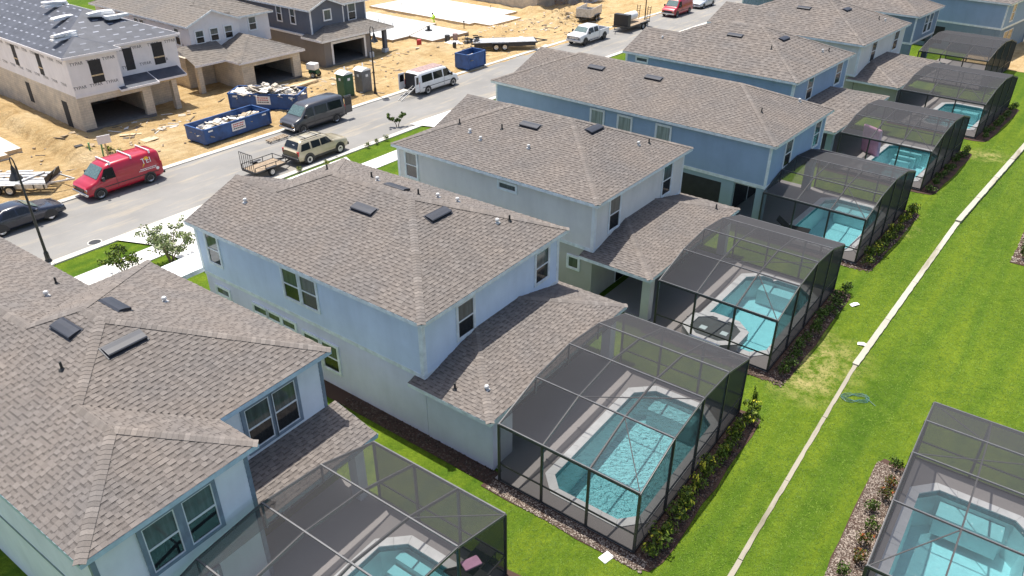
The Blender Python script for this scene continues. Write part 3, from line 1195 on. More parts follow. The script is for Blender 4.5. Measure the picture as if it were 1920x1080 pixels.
def long_house(H, k, up, low, W_, vr, vf, gside, g, vents, pipes, trim='trim_pale', sg=0):
    a, b, c, d = 0.25, W_ - 0.3, vr + 0.32, vf - 0.3
    storey(H, 'upper_wall', up, a, b, c, d, 2.9, EV - 0.05)
    storey(H, 'lower_wall', low, a, b, c + 2.6, d, 0, 2.9)
    siding(H, 'L', a, c, d, 2.98, EV - 0.13, up)
    siding(H, 'B', c, a, b, 2.98, EV - 0.13, up)
    for (x0, x1) in ((a - 0.032, a + 0.1), (b - 0.1, b + 0.032)):
        box('corner_board', H, trim, x0, x1, c - 0.032, c + 0.1, 2.99, EV - 0.13)
    box('corner_board', H, trim, a - 0.032, a + 0.1, d - 0.1, d + 0.032, 2.99, EV - 0.13)
    box('belt_board', H, trim, a - 0.04, a + 0.02, c - 0.04, d + 0.03, 2.78, 2.98)
    box('belt_board', H, trim, a + 0.021, b + 0.036, c - 0.04, c + 0.02, 2.78, 2.98)
    box('ceiling', H, 'soffit', a + 0.02, b - 0.02, c + 0.02, c + 2.6, 2.7, 2.9)
    box('column', H, low, a, a + 0.55, c + 0.02, c + 0.5, 0, 2.78)
    box('column', H, low, b - 0.5, b, c + 0.02, c + 0.5, 0, 2.78)
    box('side_wall', H, low, a, a + 0.2, c + 1.9, c + 2.6, 0, 2.78)
    pl, cp, gab = hip_gable(0, W_, vr, vf, EV, SL, gside, g)
    shingle_roof(H, pl, cp, EXPO if k < 5 else 0.3, sg, scale=1.0 if k < 5 else 1.6)
    eaves(H, [(0, vr), (W_, vr), (W_, vf), (0, vf)], EV, trim)
    mm = MB()
    mm.add([(p[0], p[1] - 0.3, p[2] - 0.06) for p in gab], [(0, 1, 2)])
    mm.build('gable_wall', up, H)
    fn = zhip(0, W_, vr, vf)
    for (u, v, ax) in vents:
        roof_vent(H, fn, u, v, ax)
    for (u, v, wh) in pipes:
        vent_pipe(H, fn, u, v, wh)
    slider(H, 2.0, 6.5, c + 2.598)
    return a, b, c, d


q4 = long_house(H4, 4, 'wall_mid_blue', 'wall_mid_blue_low', 8.9, 1.0, 22.1, 'R', 6.4, [(3.3, 15.4, 'L'), (3.4, 11.0, 'L')], [(2.6, 3.2, False), (6.9, 2.6, True), (4.6, 20.6, False)])
for v in (13.1, 11.0, 8.2):
    window(H4, 'L', (q4[0] - 0.012, v, 4.5), 0.95, 1.15, rail=False, blind=True)
for u in (2.85, 7.3):
    window(H4, 'B', (u, q4[2] - 0.012, 4.25), 0.95, 1.6)
window(H4, 'L', (q4[0] - 0.012, 7.4, 2.0), 0.7, 1.0)
vent_pipe(H4, lambda u, v: 3.6, 0.15, 21.0, True)
# dark panel painted for the shade inside the screened side opening below the belt
box('patio_opening_shade', H4, 'interior_shade', q4[0] - 0.006, q4[0] + 0.1, 2.9 + 1.1, 2.9 + 4.3, 0.9, 2.5)
# --- house 5
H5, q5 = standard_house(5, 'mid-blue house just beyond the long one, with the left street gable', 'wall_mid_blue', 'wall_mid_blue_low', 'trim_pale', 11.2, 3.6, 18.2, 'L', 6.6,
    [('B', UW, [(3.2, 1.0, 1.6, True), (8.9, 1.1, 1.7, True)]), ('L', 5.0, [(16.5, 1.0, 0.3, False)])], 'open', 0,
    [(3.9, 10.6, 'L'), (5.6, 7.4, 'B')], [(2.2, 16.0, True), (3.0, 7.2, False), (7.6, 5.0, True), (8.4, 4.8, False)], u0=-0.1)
fn = lanai_roof(H5, -0.16, 11.2, 0.36, q5[2], 'trim_pale', 0, k=5)
box('column', H5, 'wall_mid_blue_low', q5[0], q5[0] + 0.42, 0.55, 0.98, 0, 2.53)
slider(H5, 2.6, 6.6, q5[2] - 0.002)
# --- house 6
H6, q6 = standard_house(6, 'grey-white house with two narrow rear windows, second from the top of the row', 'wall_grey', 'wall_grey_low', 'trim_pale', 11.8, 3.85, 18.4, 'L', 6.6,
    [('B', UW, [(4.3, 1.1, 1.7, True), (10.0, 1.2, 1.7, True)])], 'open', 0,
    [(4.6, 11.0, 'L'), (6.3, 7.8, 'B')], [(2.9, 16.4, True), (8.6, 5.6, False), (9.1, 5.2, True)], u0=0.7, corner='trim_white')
fn = lanai_roof(H6, 0.5, 12.0, 0.36, q6[2], 'trim_pale', 0, k=6)
box('side_wall', H6, 'wall_grey_low', q6[0], q6[0] + 0.2, 0.55, q6[2] - 0.05, 0, 2.53)
slider(H6, 3.6, 7.6, q6[2] - 0.002)
# --- house 7
fr = F[7]
H7 = thing('house', 'slate blue house with one paired white window, behind the top screen enclosure', 'house', (fr[0], fr[1], 0), fr[2], 'houses along the near side of the street')
q7 = long_house(H7, 7, 'wall_slate', 'wall_slate', 7.5, 1.04, 20, 'R', 5, [], [])
box('side_wall', H7, 'wall_slate', q7[0], q7[0] + 0.2, q7[2] + 0.52, q7[2] + 1.88, 0, 2.77)
for u in (3.6, 4.9):
    window(H7, 'B', (u, q7[2] - 0.012, 4.3), 1.0, 1.7)
# --- house 8
fr = F[8]
H8 = thing('house', 'blue two-storey house in the top right corner with white corner boards', 'house', (fr[0], fr[1], 0), fr[2], 'houses along the near side of the street')
q8 = long_house(H8, 8, 'wall_mid_blue', 'wall_slate', 11, -0.3, 19, 'R', 6, [], [])
box('side_wall', H8, 'wall_slate', q8[0], q8[0] + 0.2, q8[2] + 0.52, q8[2] + 1.88, 0, 2.77)
box('rear_wall', H8, 'wall_slate', q8[0] + 0.21, q8[1] - 0.52, q8[2] + 0.1, q8[2] + 0.3, 0, 2.68)
slider(H8, 2.0, 5.0, q8[2] + 0.098)
window(H8, 'B', (2.6, q8[2] - 0.012, 4.3), 1.0, 1.7)
box('patio_opening_shade', H8, 'interior_shade', q8[0] - 0.006, q8[0] + 0.1, 5.5, 9.5, 0.5, 2.3)  # dark panel on the wall, coloured as the shaded patio inside

# --- house 1, two rear wings and a deep street wing
fr = F[1]
H1 = thing('house', 'palest blue house nearest the camera, with grey-framed paired windows and two rear wings', 'house', (fr[0], fr[1], 0), fr[2], 'houses along the near side of the street')
z, s = EV, SL
um, G_ = 4.775, 7.1
vr, vf = 1.76, 12.45
lw = 5.17
E, G = (um, vr + um, z + um * s), (um, vf - um, z + um * s)
lq = lw / 2
lr = (lq, lq, z + lq * s)              # left rear wing hip apex
lk = (lq, vr + lq, z + lq * s)         # where its ridge meets the main hip
le = (lw, vr, z)                       # valley foot
wq = G_ / 2
wk = (wq, vf - wq, z + wq * s)
we = (G_, vf, z)
wf = 27.0
planes = [[(lw, vr, z), (9.55, vr, z), E, lk],
          [(9.55, vr, z), (9.55, vf, z), G, E],
          [we, wk, G, (9.55, vf, z)],
          [(0, 0, z), lr, lk, E, G, wk, (wq, wf, z + wq * s), (0, wf, z)],
          [(0, 0, z), (lw, 0, z), lr],
          [(lw, 0, z), le, lk, lr],
          [we, (G_, wf, z), (wq, wf, z + wq * s), wk]]
caps = [((0, 0, z), lr), ((lw, 0, z), lr), (lr, lk), (lk, E), ((9.55, vr, z), E), (E, G), (G, (9.55, vf, z)), (G, wk), (wk, (wq, wf, z + wq * s))]
shingle_roof(H1, planes, caps, EXPO, 300)
eaves(H1, [(0, 0), (lw, 0), (lw, vr), (9.55, vr), (9.55, vf), (G_, vf), (G_, wf), (0, wf)], z, 'trim_sky')
foot = [(0.3, 0.3), (lw - 0.3, 0.3), (lw - 0.3, vr + 0.3), (9.25, vr + 0.3), (9.25, vf - 0.3), (G_ - 0.3, vf - 0.3), (G_ - 0.3, wf - 0.3), (0.3, wf - 0.3)]
mm = MB()
mm.prism(foot, 2.9, EV - 0.05)
mm.build('upper_wall', 'wall_pale_blue', H1)
mm = MB()
mm.prism(foot, 0, 2.9)
mm.build('lower_wall', 'wall_pale_blue', H1)
siding(H1, 'L', 0.3, 0.3, wf - 0.3, 2.98, EV - 0.13, 'wall_pale_blue')
siding(H1, 'B', 0.3, 0.3, lw - 0.3, 2.98, EV - 0.13, 'wall_pale_blue')
siding(H1, 'B', vr + 0.3, lw - 0.3, 9.25, 2.98, EV - 0.13, 'wall_pale_blue')
box('corner_board', H1, 'trim_slate', 0.265, 0.40, 0.265, 0.40, 2.99, EV - 0.13)
box('corner_board', H1, 'trim_slate', lw - 0.40, lw - 0.265, 0.265, 0.40, 0.1, EV - 0.13)
box('corner_board', H1, 'trim_slate', 9.15, 9.285, vr + 0.265, vr + 0.4, 2.99, EV - 0.13)
box('belt_board', H1, 'trim_slate', 0.26, 0.32, 0.26, wf - 0.4, 2.86, 2.98)
for (a, v) in ((2.05, 0.3), (3.2, 0.3), (6.57, vr + 0.3), (7.62, vr + 0.3)):
    window(H1, 'B', (a, v - 0.03, 4.25), 0.92, 1.62, 'trim_slate', 0.12)
fn1 = lambda u, v: z + s * max(0, max(min(u, 9.55 - u, v - vr, vf - v), min(u, lw - u, v)))
roof_vent(H1, fn1, 4.05, 7.35, 'L', 1.15)
roof_vent(H1, fn1, 5.75, 7.6, 'R', 1.15)
roof_vent(H1, fn1, 4.75, 5.4, 'B', 1.25)
vent_pipe(H1, fn1, 7.4, 7.6, True)
vent_pipe(H1, fn1, 3.1, 6.0, False)
fw = lambda u, v: z + s * min(u, G_ - u)
vent_pipe(H1, fw, 5.3, 11.6, True)
vent_pipe(H1, fw, 6.2, 12.9, False)
# patio roof in the corner between the wings
pa, pb, pc = lw - 0.27, 9.62, vr + 0.27
zl = 2.66
shingle_roof(H1, [[(pa, 0.02, zl), (pb, 0.02, zl), (pb - 0.0, pc, zl + 0.25 * (pc - 0.02)), (pa, pc, zl + 0.25 * (pc - 0.02))]], [], EXPO, 100, name='patio_roof')
for p, q in (((pa, 0.02), (pb, 0.02)), ((pb, 0.02), (pb, pc))):
    mm = MB()
    dz = 0 if p[1] == q[1] else 0.25 * (pc - 0.02)
    mm.bar((p[0], p[1], zl - 0.09), (q[0], q[1], zl - 0.09 + dz), 0.016, 0.16, ext=0.015)
    mm.build('fascia', 'trim_sky', H1)
box('column', H1, 'wall_pale_blue', 8.7, 9.1, 0.25, 0.65, 0.05, 2.55)
slider(H1, 5.6, 8.4, vr + 0.298)
window(H1, 'B', (2.4, 0.27, 1.4), 1.6, 1.2, 'trim_slate')

# ---------------------------------------------------------------- screen enclosures and pools
WORD = {1: 'nearest screen enclosure at bottom left, over the stepped pool', 2: 'large screen enclosure over the ruffled turquoise pool in the foreground',
        3: 'screen enclosure over the pool with a raised spa', 4: 'screen enclosure against the long mid-blue house',
        5: 'screen enclosure with a pink mattress standing inside', 6: 'screen enclosure behind the grey-white house near the top right',
        7: 'farthest screen enclosure, below the slate blue house', 8: 'screen enclosure cut off at the bottom right corner', 9: 'sliver of a screen enclosure at the right edge'}
PWORD = {1: 'pool with pale underwater steps, lowest left in view', 2: 'ruffled turquoise pool under the large foreground enclosure', 3: 'turquoise pool with an octagonal raised spa',
         4: 'pool beside the long mid-blue house', 5: 'pool below the pink mattress', 6: 'small far pool behind the grey-white house', 8: 'blue pool in the bottom right corner'}
H1C, HB, HT = 2.75, 3.42, 3.65


def arch_z(u, lu):
    q = u / lu * 4
    zz = [H1C, HB, HT, HB, H1C]
    i = min(3, max(0, int(q)))
    return zz[i] + (zz[i + 1] - zz[i]) * (q - i)


def panel(parent, pts):
    m = MB()
    m.add(pts, [tuple(range(len(pts)))])
    return m.build('screen_panel', 'screen', parent)


def enclosure(k):
    fr, lu, lv = C[k]
    T = thing('screen_enclosure', 'dark framed ' + WORD[k], 'screen enclosure', (fr[0], fr[1], 0), fr[2], 'pool screen enclosures')
    us = [lu * i / 4 for i in range(5)]
    vs = [-lv * i / 3 for i in range(4)]
    z0 = 0.085
    for j, v in enumerate(vs):
        m = MB()
        for i in range(4):
            m.bar((us[i], v, arch_z(us[i], lu) - 0.06), (us[i + 1], v, arch_z(us[i + 1], lu) - 0.06), 0.045, 0.11 if 0 < j < 3 else 0.09, ext=0.02)
        m.build('roof_beam', 'bronze_sunlit', T)
    for i, u in enumerate(us):
        m = MB()
        m.bar((u, 0, arch_z(u, lu) - 0.02), (u, -lv, arch_z(u, lu) - 0.02), 0.045, 0.06)
        m.build('purlin', 'bronze_sunlit', T)
    posts = [(0, v) for v in vs] + [(lu, v) for v in vs] + [(u, -lv) for u in us[1:-1]]
    for (u, v) in posts:
        m = MB()
        m.bx(u - 0.03, u + 0.03, v - 0.045, v + 0.045, z0, arch_z(u, lu) - 0.045)
        m.build('post', 'bronze', T)
    for u in us[1:-1]:
        m = MB()
        m.bx(u - 0.025, u + 0.025, -0.03, 0.03, 2.62, arch_z(u, lu) - 0.06)
        m.build('short_post', 'bronze', T)
    for zr, nm in ((0.9, 'chair_rail'), (z0 + 0.03, 'base_rail'), (2.66, 'eave_rail')):
        for a, b in (((0, 0), (0, -lv)), ((0, -lv), (lu, -lv)), ((lu, -lv), (lu, 0))):
            if nm == 'eave_rail' and a[1] == b[1]:
                continue
            m = MB()
            m.bar((a[0], a[1], zr), (b[0], b[1], zr), 0.045, 0.05)
            m.build(nm, 'bronze', T)
    # braces in the roof corners
    for (a, b) in (((us[1], vs[2]), (us[0], vs[3])), ((us[3], vs[2]), (us[4], vs[3])), ((us[1], vs[1]), (us[2], vs[3]))):
        m = MB()
        m.bar((a[0], a[1], arch_z(a[0], lu) - 0.05), (b[0], b[1], arch_z(b[0], lu) - 0.05), 0.03, 0.03)
        m.build('brace', 'bronze_sunlit', T)
    # screens
    for i in range(4):
        za, zb = arch_z(us[i], lu), arch_z(us[i + 1], lu)
        for j in range(3):
            panel(T, [(us[i], vs[j], za), (us[i], vs[j + 1], za), (us[i + 1], vs[j + 1], zb), (us[i + 1], vs[j], zb)])
        panel(T, [(us[i], -lv, z0), (us[i + 1], -lv, z0), (us[i + 1], -lv, 0.9), (us[i], -lv, 0.9)])
        panel(T, [(us[i], -lv, 0.9), (us[i + 1], -lv, 0.9), (us[i + 1], -lv, zb), (us[i], -lv, za)])
        panel(T, [(us[i], 0, 2.66), (us[i + 1], 0, 2.66), (us[i + 1], 0, zb), (us[i], 0, za)] if i not in (0, 3) else ([(us[0], 0, 2.7), (us[1], 0, 2.66), (us[1], 0, zb)] if i == 0 else [(us[3], 0, 2.66), (us[4], 0, 2.7), (us[3], 0, za)]))
    for u in (0, lu):
        for j in range(3):
            panel(T, [(u, vs[j], z0), (u, vs[j + 1], z0), (u, vs[j + 1], 0.9), (u, vs[j], 0.9)])
            panel(T, [(u, vs[j], 0.9), (u, vs[j + 1], 0.9), (u, vs[j + 1], H1C), (u, vs[j], H1C)])
    return T


POOL = [(1.4, -1.5), (7.4, -1.5), (8.05, -2.2), (8.05, -4.2), (7.4, -4.95), (1.5, -4.95), (0.9, -4.4), (0.9, -2.0)]


def ring(poly, d):
    """offset a convex loop outwards"""
    n = len(poly)
    cx, cy = sum(p[0] for p in poly) / n, sum(p[1] for p in poly) / n
    out = []
    for i in range(n):
        a, b, c = Vector(poly[i - 1]), Vector(poly[i]), Vector(poly[(i + 1) % n])

        def nrm(p, q):
            t = (q - p).normalized()
            nn = Vector((t.y, -t.x))
            return nn if nn.dot((p + q) / 2 - Vector((cx, cy))) > 0 else -nn
        n1, n2 = nrm(a, b), nrm(b, c)
        k = 1 / max(0.3, (1 + n1.dot(n2)))
        q = b + (n1 + n2) * (d * k)
        out.append((q.x, q.y))
    return out


def stones(parent, inner, d, z0, z1, mat, name, L=0.62):
    outer = ring(inner, d)
    n = len(inner)
    for i in range(n):
        a, b = Vector(inner[i]), Vector(inner[(i + 1) % n])
        c, e = Vector(outer[i]), Vector(outer[(i + 1) % n])
        k = max(1, round((b - a).length / L))
        for j in range(k):
            g = 0.004 / max(0.2, (b - a).length / k)
            t0, t1 = (j + g) / k, (j + 1 - g) / k
            m = MB()
            q = [a.lerp(b, t0), a.lerp(b, t1), c.lerp(e, t1), c.lerp(e, t0)]
            area = sum(q[x].x * q[(x + 1) % 4].y - q[(x + 1) % 4].x * q[x].y for x in range(4))
            if area < 0:
                q = q[::-1]
            m.prism([(p.x, p.y) for p in q], z0, z1 + rnd.uniform(-0.004, 0.004))
            m.build(name, mat, parent)


def pool(k, outline, vin, water='water_calm', steps='far', spa=False, shift=(0, 0)):
    fr, lu, lv = C[k]
    pl = [(p[0] + shift[0], p[1] + shift[1]) for p in outline]
    # deck with the pool cut out
    outer = [(0, -lv), (lu, -lv), (lu, 0.2), (lu - 0.1, 0.2), (lu - 0.1, vin), (0.46, vin), (0.46, 0.2), (0, 0.2)]
    if k not in PWORD:
        sheet('pool_deck', [frame_pt(fr, *p) for p in outer], [], 0.08, 'deck_stone')
        return
    d = sheet('pool_deck', [frame_pt(fr, *p) for p in outer], [[frame_pt(fr, *p) for p in ring(pl, 0.02)]], 0.08, 'deck_stone')
    m = MB()
    for a, b in zip(outer, outer[1:] + outer[:1]):
        A, B = frame_pt(fr, *a), frame_pt(fr, *b)
        m.add([(A[0], A[1], -0.1), (B[0], B[1], -0.1), (B[0], B[1], 0.08), (A[0], A[1], 0.08)], [(0, 1, 2, 3)])
    tag(m.build('deck_edge', 'concrete', d))
    T = thing('swimming_pool', PWORD[k], 'swimming pool', (fr[0], fr[1], 0), fr[2], 'swimming pools')
    stones(T, pl, 0.34, 0.06, 0.115, 'coping', 'coping_stone')
    n = len(pl)
    m = MB()
    for i in range(n):
        a, b = pl[i], pl[(i + 1) % n]
        m.add([(a[0], a[1], -0.15), (b[0], b[1], -0.15), (b[0], b[1], 0.07), (a[0], a[1], 0.07)], [(0, 1, 2, 3)])
    m.build('waterline_tile', 'tile_teal', T)
    m = MB()
    fl = ring(pl, -0.12)

    def dep(u):
        return -1.15 - 0.35 * max(0, min(1, (7.5 - u) / 5))
    for i in range(n):
        a, b, c, e = pl[i], pl[(i + 1) % n], fl[(i + 1) % n], fl[i]
        m.add([(a[0], a[1], -0.15), (b[0], b[1], -0.15), (c[0], c[1], dep(c[0])), (e[0], e[1], dep(e[0]))], [(0, 1, 2, 3)])
    m.add([(p[0], p[1], dep(p[0])) for p in fl], [tuple(range(n))])
    m.build('basin', 'plaster', T)
    m = MB()
    m.add([(p[0], p[1], -0.03) for p in pl], [tuple(range(n - 1, -1, -1))])
    m.build('water', water, T)
    ux = max(p[0] for p in pl)
    un = min(p[0] for p in pl)
    sy = [p[1] for p in pl]
    if steps == 'far':
        for i, (w_, zz) in enumerate(((0.55, -0.32),)):
            box('bench', T, 'plaster_step', ux - w_ - 0.25, ux - 0.03, min(sy) + 0.75, max(sy) - 0.75, zz - 0.9, zz)
    elif steps == 'near':
        box('bench', T, 'plaster_step', un + 0.03, un + 0.85, min(sy) + 0.7, max(sy) - 0.7, -1.2, -0.32)
    elif steps == 'stair':
        for i in range(3):
            box('step', T, 'plaster_step', ux - 0.5 - 0.42 * i, ux - 0.14 - 0.42 * i, max(sy) - 2.3 + 0.25 * i, max(sy) - 0.55, -1.3, -0.2 - 0.26 * i)
    if spa:
        sc = [(p[0] * 0.98 + 1.15, p[1] * 1.12 - 2.55) for p in ((-0.5, 1.0), (0.5, 1.0), (1.0, 0.5), (1.0, -0.5), (0.5, -1.0), (-0.5, -1.0), (-1.0, -0.5), (-1.0, 0.5))]
        m = MB()
        o2 = ring(sc, 0.26)
        m.prism([(p[0], p[1]) for p in o2[::-1]], 0.05, 0.46)
        m.build('spa_wall', 'coping', T)
        stones(T, ring(sc, -0.06), 0.34, 0.461, 0.52, 'coping', 'spa_coping', 0.5)
        m = MB()
        m.add([(p[0], p[1], 0.465) for p in ring(sc, -0.05)], [tuple(range(8))])
        m.build('spa_water', 'spa_grey', T)
        for (a, b) in ((0.95, -2.05), (1.05, -3.05)):
            box('spa_seat', T, 'plaster_step', a - 0.16, a + 0.16, b - 0.16, b + 0.16, 0.466, 0.478)
        box('spa_spillway', T, 'coping', 1.9, 2.35, -2.8, -2.3, 0.40, 0.522)
    return T


for k in C:
    enclosure(k)
pool(1, POOL, 1.9, steps='stair', shift=(-0.1, 0.0))
pool(2, POOL, 3.35, 'water_ruffled')
pool(3, POOL, 3.45, spa=True)
pool(4, POOL, 2.6, shift=(0, 0.15))
pool(5, POOL, 3.5, steps='stair')
pool(6, POOL, 3.8, shift=(0.6, -0.3))
pool(7, POOL, 0.5)
pool(8, POOL, 3.0, 'water_stirred', 'near', shift=(0.4, 0.0))
pool(9, POOL, 3.0)


# ---------------------------------------------------------------- plants
def leaf_cloud(m, c, r, n, size, lo=0.0, hi=1.0, shell=0.45, rr=None):
    g = rr or rnd
    for _ in range(n):
        while True:
            d = Vector((g.uniform(-1, 1), g.uniform(-1, 1), g.uniform(-0.75, 1)))
            if 0.05 < d.length < 1:
                break
        q = d.normalized() * (shell + (1 - shell) * g.random() ** 0.5)
        p = Vector(c) + Vector((q.x * r[0], q.y * r[1], q.z * r[2]))
        nrm = (q + Vector((g.uniform(-0.8, 0.8), g.uniform(-0.8, 0.8), g.uniform(-0.2, 0.9)))).normalized()
        a = nrm.orthogonal().normalized()
        a.rotate(Matrix.Rotation(g.uniform(0, 6.28), 3, nrm))
        b = nrm.cross(a)
        s = size * g.uniform(0.6, 1.3)
        m.add([tuple(p - b * s * 0.5), tuple(p + a * s * 0.32 + nrm * s * 0.1), tuple(p + b * s * 0.6), tuple(p - a * s * 0.32 + nrm * s * 0.1)], [(0, 1, 2, 3)], 0,
              min(1, max(0, lo + (hi - lo) * (0.35 * g.random() + 0.65 * g.random() ** 1.5))))


SHRUB = {}


def shrub_mesh(mat, i, n=170, size=0.10):
    key = (mat, i)
    if key not in SHRUB:
        g = random.Random(i * 17 + len(mat))
        m = MB()
        for q in range(6):
            a = g.uniform(0, 6.28)
            d = 0.55 * g.random()
            leaf_cloud(m, (d * math.cos(a), d * math.sin(a), 0.55 + 0.35 * g.random()), (0.5, 0.5, 0.42), n // 6, size / 0.42, 0, 1 if q or mat != 'leaf_yellow' else 2.2, 0.3, g)
        st = MB()
        for q in range(5):
            a = g.uniform(0, 6.28)
            st.tube((0.05 * math.cos(a), 0.05 * math.sin(a), -0.05), (0.45 * math.cos(a), 0.45 * math.sin(a), 0.7), 0.035, 0.015, 5)
        SHRUB[key] = (m.mesh('shrub', mat), st.mesh('stem', 'bark'))
    return SHRUB[key]


def shrub(x, y, r, h, mat, label, group, z=0.03):
    f, s = shrub_mesh(mat, rnd.randrange(4))
    o = link('shrub', f)
    o.location = (x, y, z)
    o.rotation_euler = (0, 0, rnd.uniform(0, 6.28))
    o.scale = (r, r, h)
    tag(o, label, 'shrub', group)
    link('stem', s, o)
    return o


def bed(k, out=0.95, near=0.6, u_pad=0.25):
    fr, lu, lv = C[k]
    wob = lambda: rnd.uniform(-0.06, 0.06)
    pts = [(-near, 0.4)]
    pts += [(-near + wob(), -lv * t / 6) for t in range(1, 7)]
    pts += [(-near * 0.6, -lv - out * 0.8), (0.2, -lv - out)]
    pts += [(lu * t / 8, -lv - out + wob()) for t in range(1, 9)]
    pts += [(lu + u_pad, -lv - out * 0.7), (lu + u_pad * 0.6, -lv + 0.4), (lu - 0.02, -lv + 0.4), (lu - 0.02, -lv + 0.02), (0.02, -lv + 0.02), (0.02, 0.4)]
    sheet('mulch_bed', [frame_pt(fr, *p) for p in pts], [], 0.045, 'mulch')


ORD = ['first', 'second', 'third', 'fourth', 'fifth', 'sixth', 'seventh', 'eighth', 'ninth', 'tenth', 'eleventh', 'twelfth', 'thirteenth', 'fourteenth', 'fifteenth']
HEDGE = {2: ('leaf_yellow', 15, 'yellow-tipped hedge shrub behind the large foreground enclosure'), 3: ('leaf', 12, 'dark shrub behind the raised-spa enclosure'),
         4: ('leaf_yellow', 12, 'shrub behind the long mid-blue house enclosure'), 5: ('leaf', 10, 'shrub behind the pink mattress enclosure'),
         6: ('leaf', 10, 'shrub behind the grey-white house enclosure'), 1: None}
for k in (1, 2, 3, 4, 5, 6):
    bed(k)
    if HEDGE[k]:
        mat, n, lab = HEDGE[k]
        fr, lu, lv = C[k]
        for i in range(n):
            u = 0.15 + (lu - 0.1) * i / (n - 1) + rnd.uniform(-0.1, 0.1)
            v = -lv - 0.42 - rnd.uniform(0, 0.22)
            x, y = frame_pt(fr, u, v)
            big = 1.0 if k in (2, 4) else 0.85
            shrub(x, y, 0.5 * big * rnd.uniform(0.75, 1.2), 0.60 * big * rnd.uniform(0.8, 1.25), mat, lab + ', ' + ORD[i] + ' from its near end', 'hedge shrubs behind the enclosures')
x, y = frame_pt(C[2][0], 9.25, -5.95)
shrub(x, y, 0.2, 0.95, 'leaf', 'narrow dark upright shrub at the far end of the foreground hedge', None)
# bed along the wall of house 2
sheet('mulch_bed', [frame_pt(F[2], *p) for p in ((-0.42, -0.3), (0.31, -0.3), (0.31, 17), (-0.42, 17))], [], 0.044, 'mulch')
# bed and shrubs beside the bottom-right enclosure, and at the right edge
for k, lab, gr in ((8, 'shrub in the bottom-right gravel bed', 'gravel bed shrubs'), (9, 'hedge shrub at the right edge of the lawn', 'right edge hedge')):
    fr, lu, lv = C[k]
    w_ = 1.1
    pts = [(0.75, -lv + 0.02), (0.7, -lv - 0.9), (1.2, -lv - w_)] + [(1.2 + t * 0.9, -lv - w_ + rnd.uniform(-0.05, 0.05)) for t in range(1, 10)] + [(9.6, -lv - w_), (9.6, -lv + 0.02)]
    sheet('gravel_bed', [frame_pt(fr, *p) for p in pts], [], 0.045, 'mulch')
    if k == 8:
        us = [1.15, 2.1, 3.0, 3.75, 4.7, 5.55, 6.3, 7.2, 8.2]
        for i, u in enumerate(us):
            x, y = frame_pt(fr, u, -lv - 0.42 - (0.25 if i in (3, 7) else 0))
            red = i in (1, 2, 5, 6)
            shrub(x, y, 0.34, 0.5, 'leaf_red' if red else 'leaf', ('red-flowered ' if red else 'green ') + lab + ', ' + ORD[i] + ' from its far end', gr)
    else:
        for i in range(11):
            x, y = frame_pt(fr, 1.2 + i * 0.75, -lv - 0.55)
            shrub(x, y, 0.46, 0.62, 'leaf', lab + ', ' + ORD[10 - i] + ' from its near end', gr)


def small_tree(name, label, x, y, h, spread, n, mat, z=0.05, seed=3, stems=4):
    g = random.Random(seed)
    T = thing(name, label, 'tree', (x, y, z))
    tr, cr = MB(), MB()
    for sidx in range(stems):
        a = 6.28 * sidx / stems + g.uniform(-0.4, 0.4)
        p = Vector((0.06 * math.cos(a), 0.06 * math.sin(a), -0.1))
        r = 0.035 + 0.008 * h
        d = Vector((0.18 * math.cos(a), 0.18 * math.sin(a), 1)).normalized()
        for seg in range(4):
            q = p + d * (h * 0.2)
            tr.tube(p, q, r, r * 0.72, 6)
            p, r = q, r * 0.72
            d = (d + Vector((0.28 * math.cos(a) + g.uniform(-0.15, 0.15), 0.28 * math.sin(a) + g.uniform(-0.15, 0.15), 0))).normalized()
            if seg >= 1:
                for b in range(3):
                    t = g.uniform(0, 6.28)
                    e = p + Vector((math.cos(t), math.sin(t), g.uniform(0.1, 0.7))) * spread * g.uniform(0.25, 0.5)
                    tr.tube(p, e, r * 0.5, 0.006, 4)
                    for kk in range(3):
                        c = p.lerp(e, 0.45 + 0.28 * kk)
                        leaf_cloud(cr, c, (0.22 * spread / 1.4,) * 3, n + 4, 0.15, 0, 1, 0.1, g)
    tr.build('trunk', 'bark', T)
    cr.build('crown', mat, T)
    return T


small_tree('crepe_myrtle', 'young multi-stem tree with sparse pale leaves in front of the light blue house', -18.35, 34.25, 2.7, 1.4, 9, 'leaf_pale', seed=5, stems=5)
small_tree('sapling', 'thin green sapling over the sidewalk beside the nearest roof', -20.4, 33.0, 2.1, 1.2, 7, 'leaf_yellow', seed=8, stems=3)
small_tree('sapling', 'tiny leaning sapling on the grass verge past the gold SUV', -9.0, 57.6, 1.5, 0.7, 9, 'leaf', seed=11, stems=2)
for i, (x, y) in enumerate(((-12.9, 48.9), (-14.6, 47.6), (-10.6, 52.6), (-10.0, 53.4), (-9.4, 54.2))):
    shrub(x, y, 0.3, 0.4, 'leaf_yellow', 'low leafy clump on the verge, ' + ORD[(1, 0, 2, 3, 4)[i]] + ' of five along the kerb from the gold SUV', 'verge clumps')
x, y = frame_pt(F[2], -0.6, 17.2)
sheet('mulch_bed', [(x + a, y + b) for a, b in ((-1.3, -0.9), (0.9, -1.0), (1.3, 0.6), (-0.4, 1.5), (-1.4, 0.6))], [], 0.05, 'mulch')


# mown grass blades on the lawn in view, and gravel or bark chips in the beds
def inside(p, poly):
    c = False
    n = len(poly)
    for i in range(n):
        a, b = poly[i], poly[i - 1]
        if (a[1] > p[1]) != (b[1] > p[1]) and p[0] < (b[0] - a[0]) * (p[1] - a[1]) / (b[1] - a[1]) + a[0]:
            c = not c
    return c


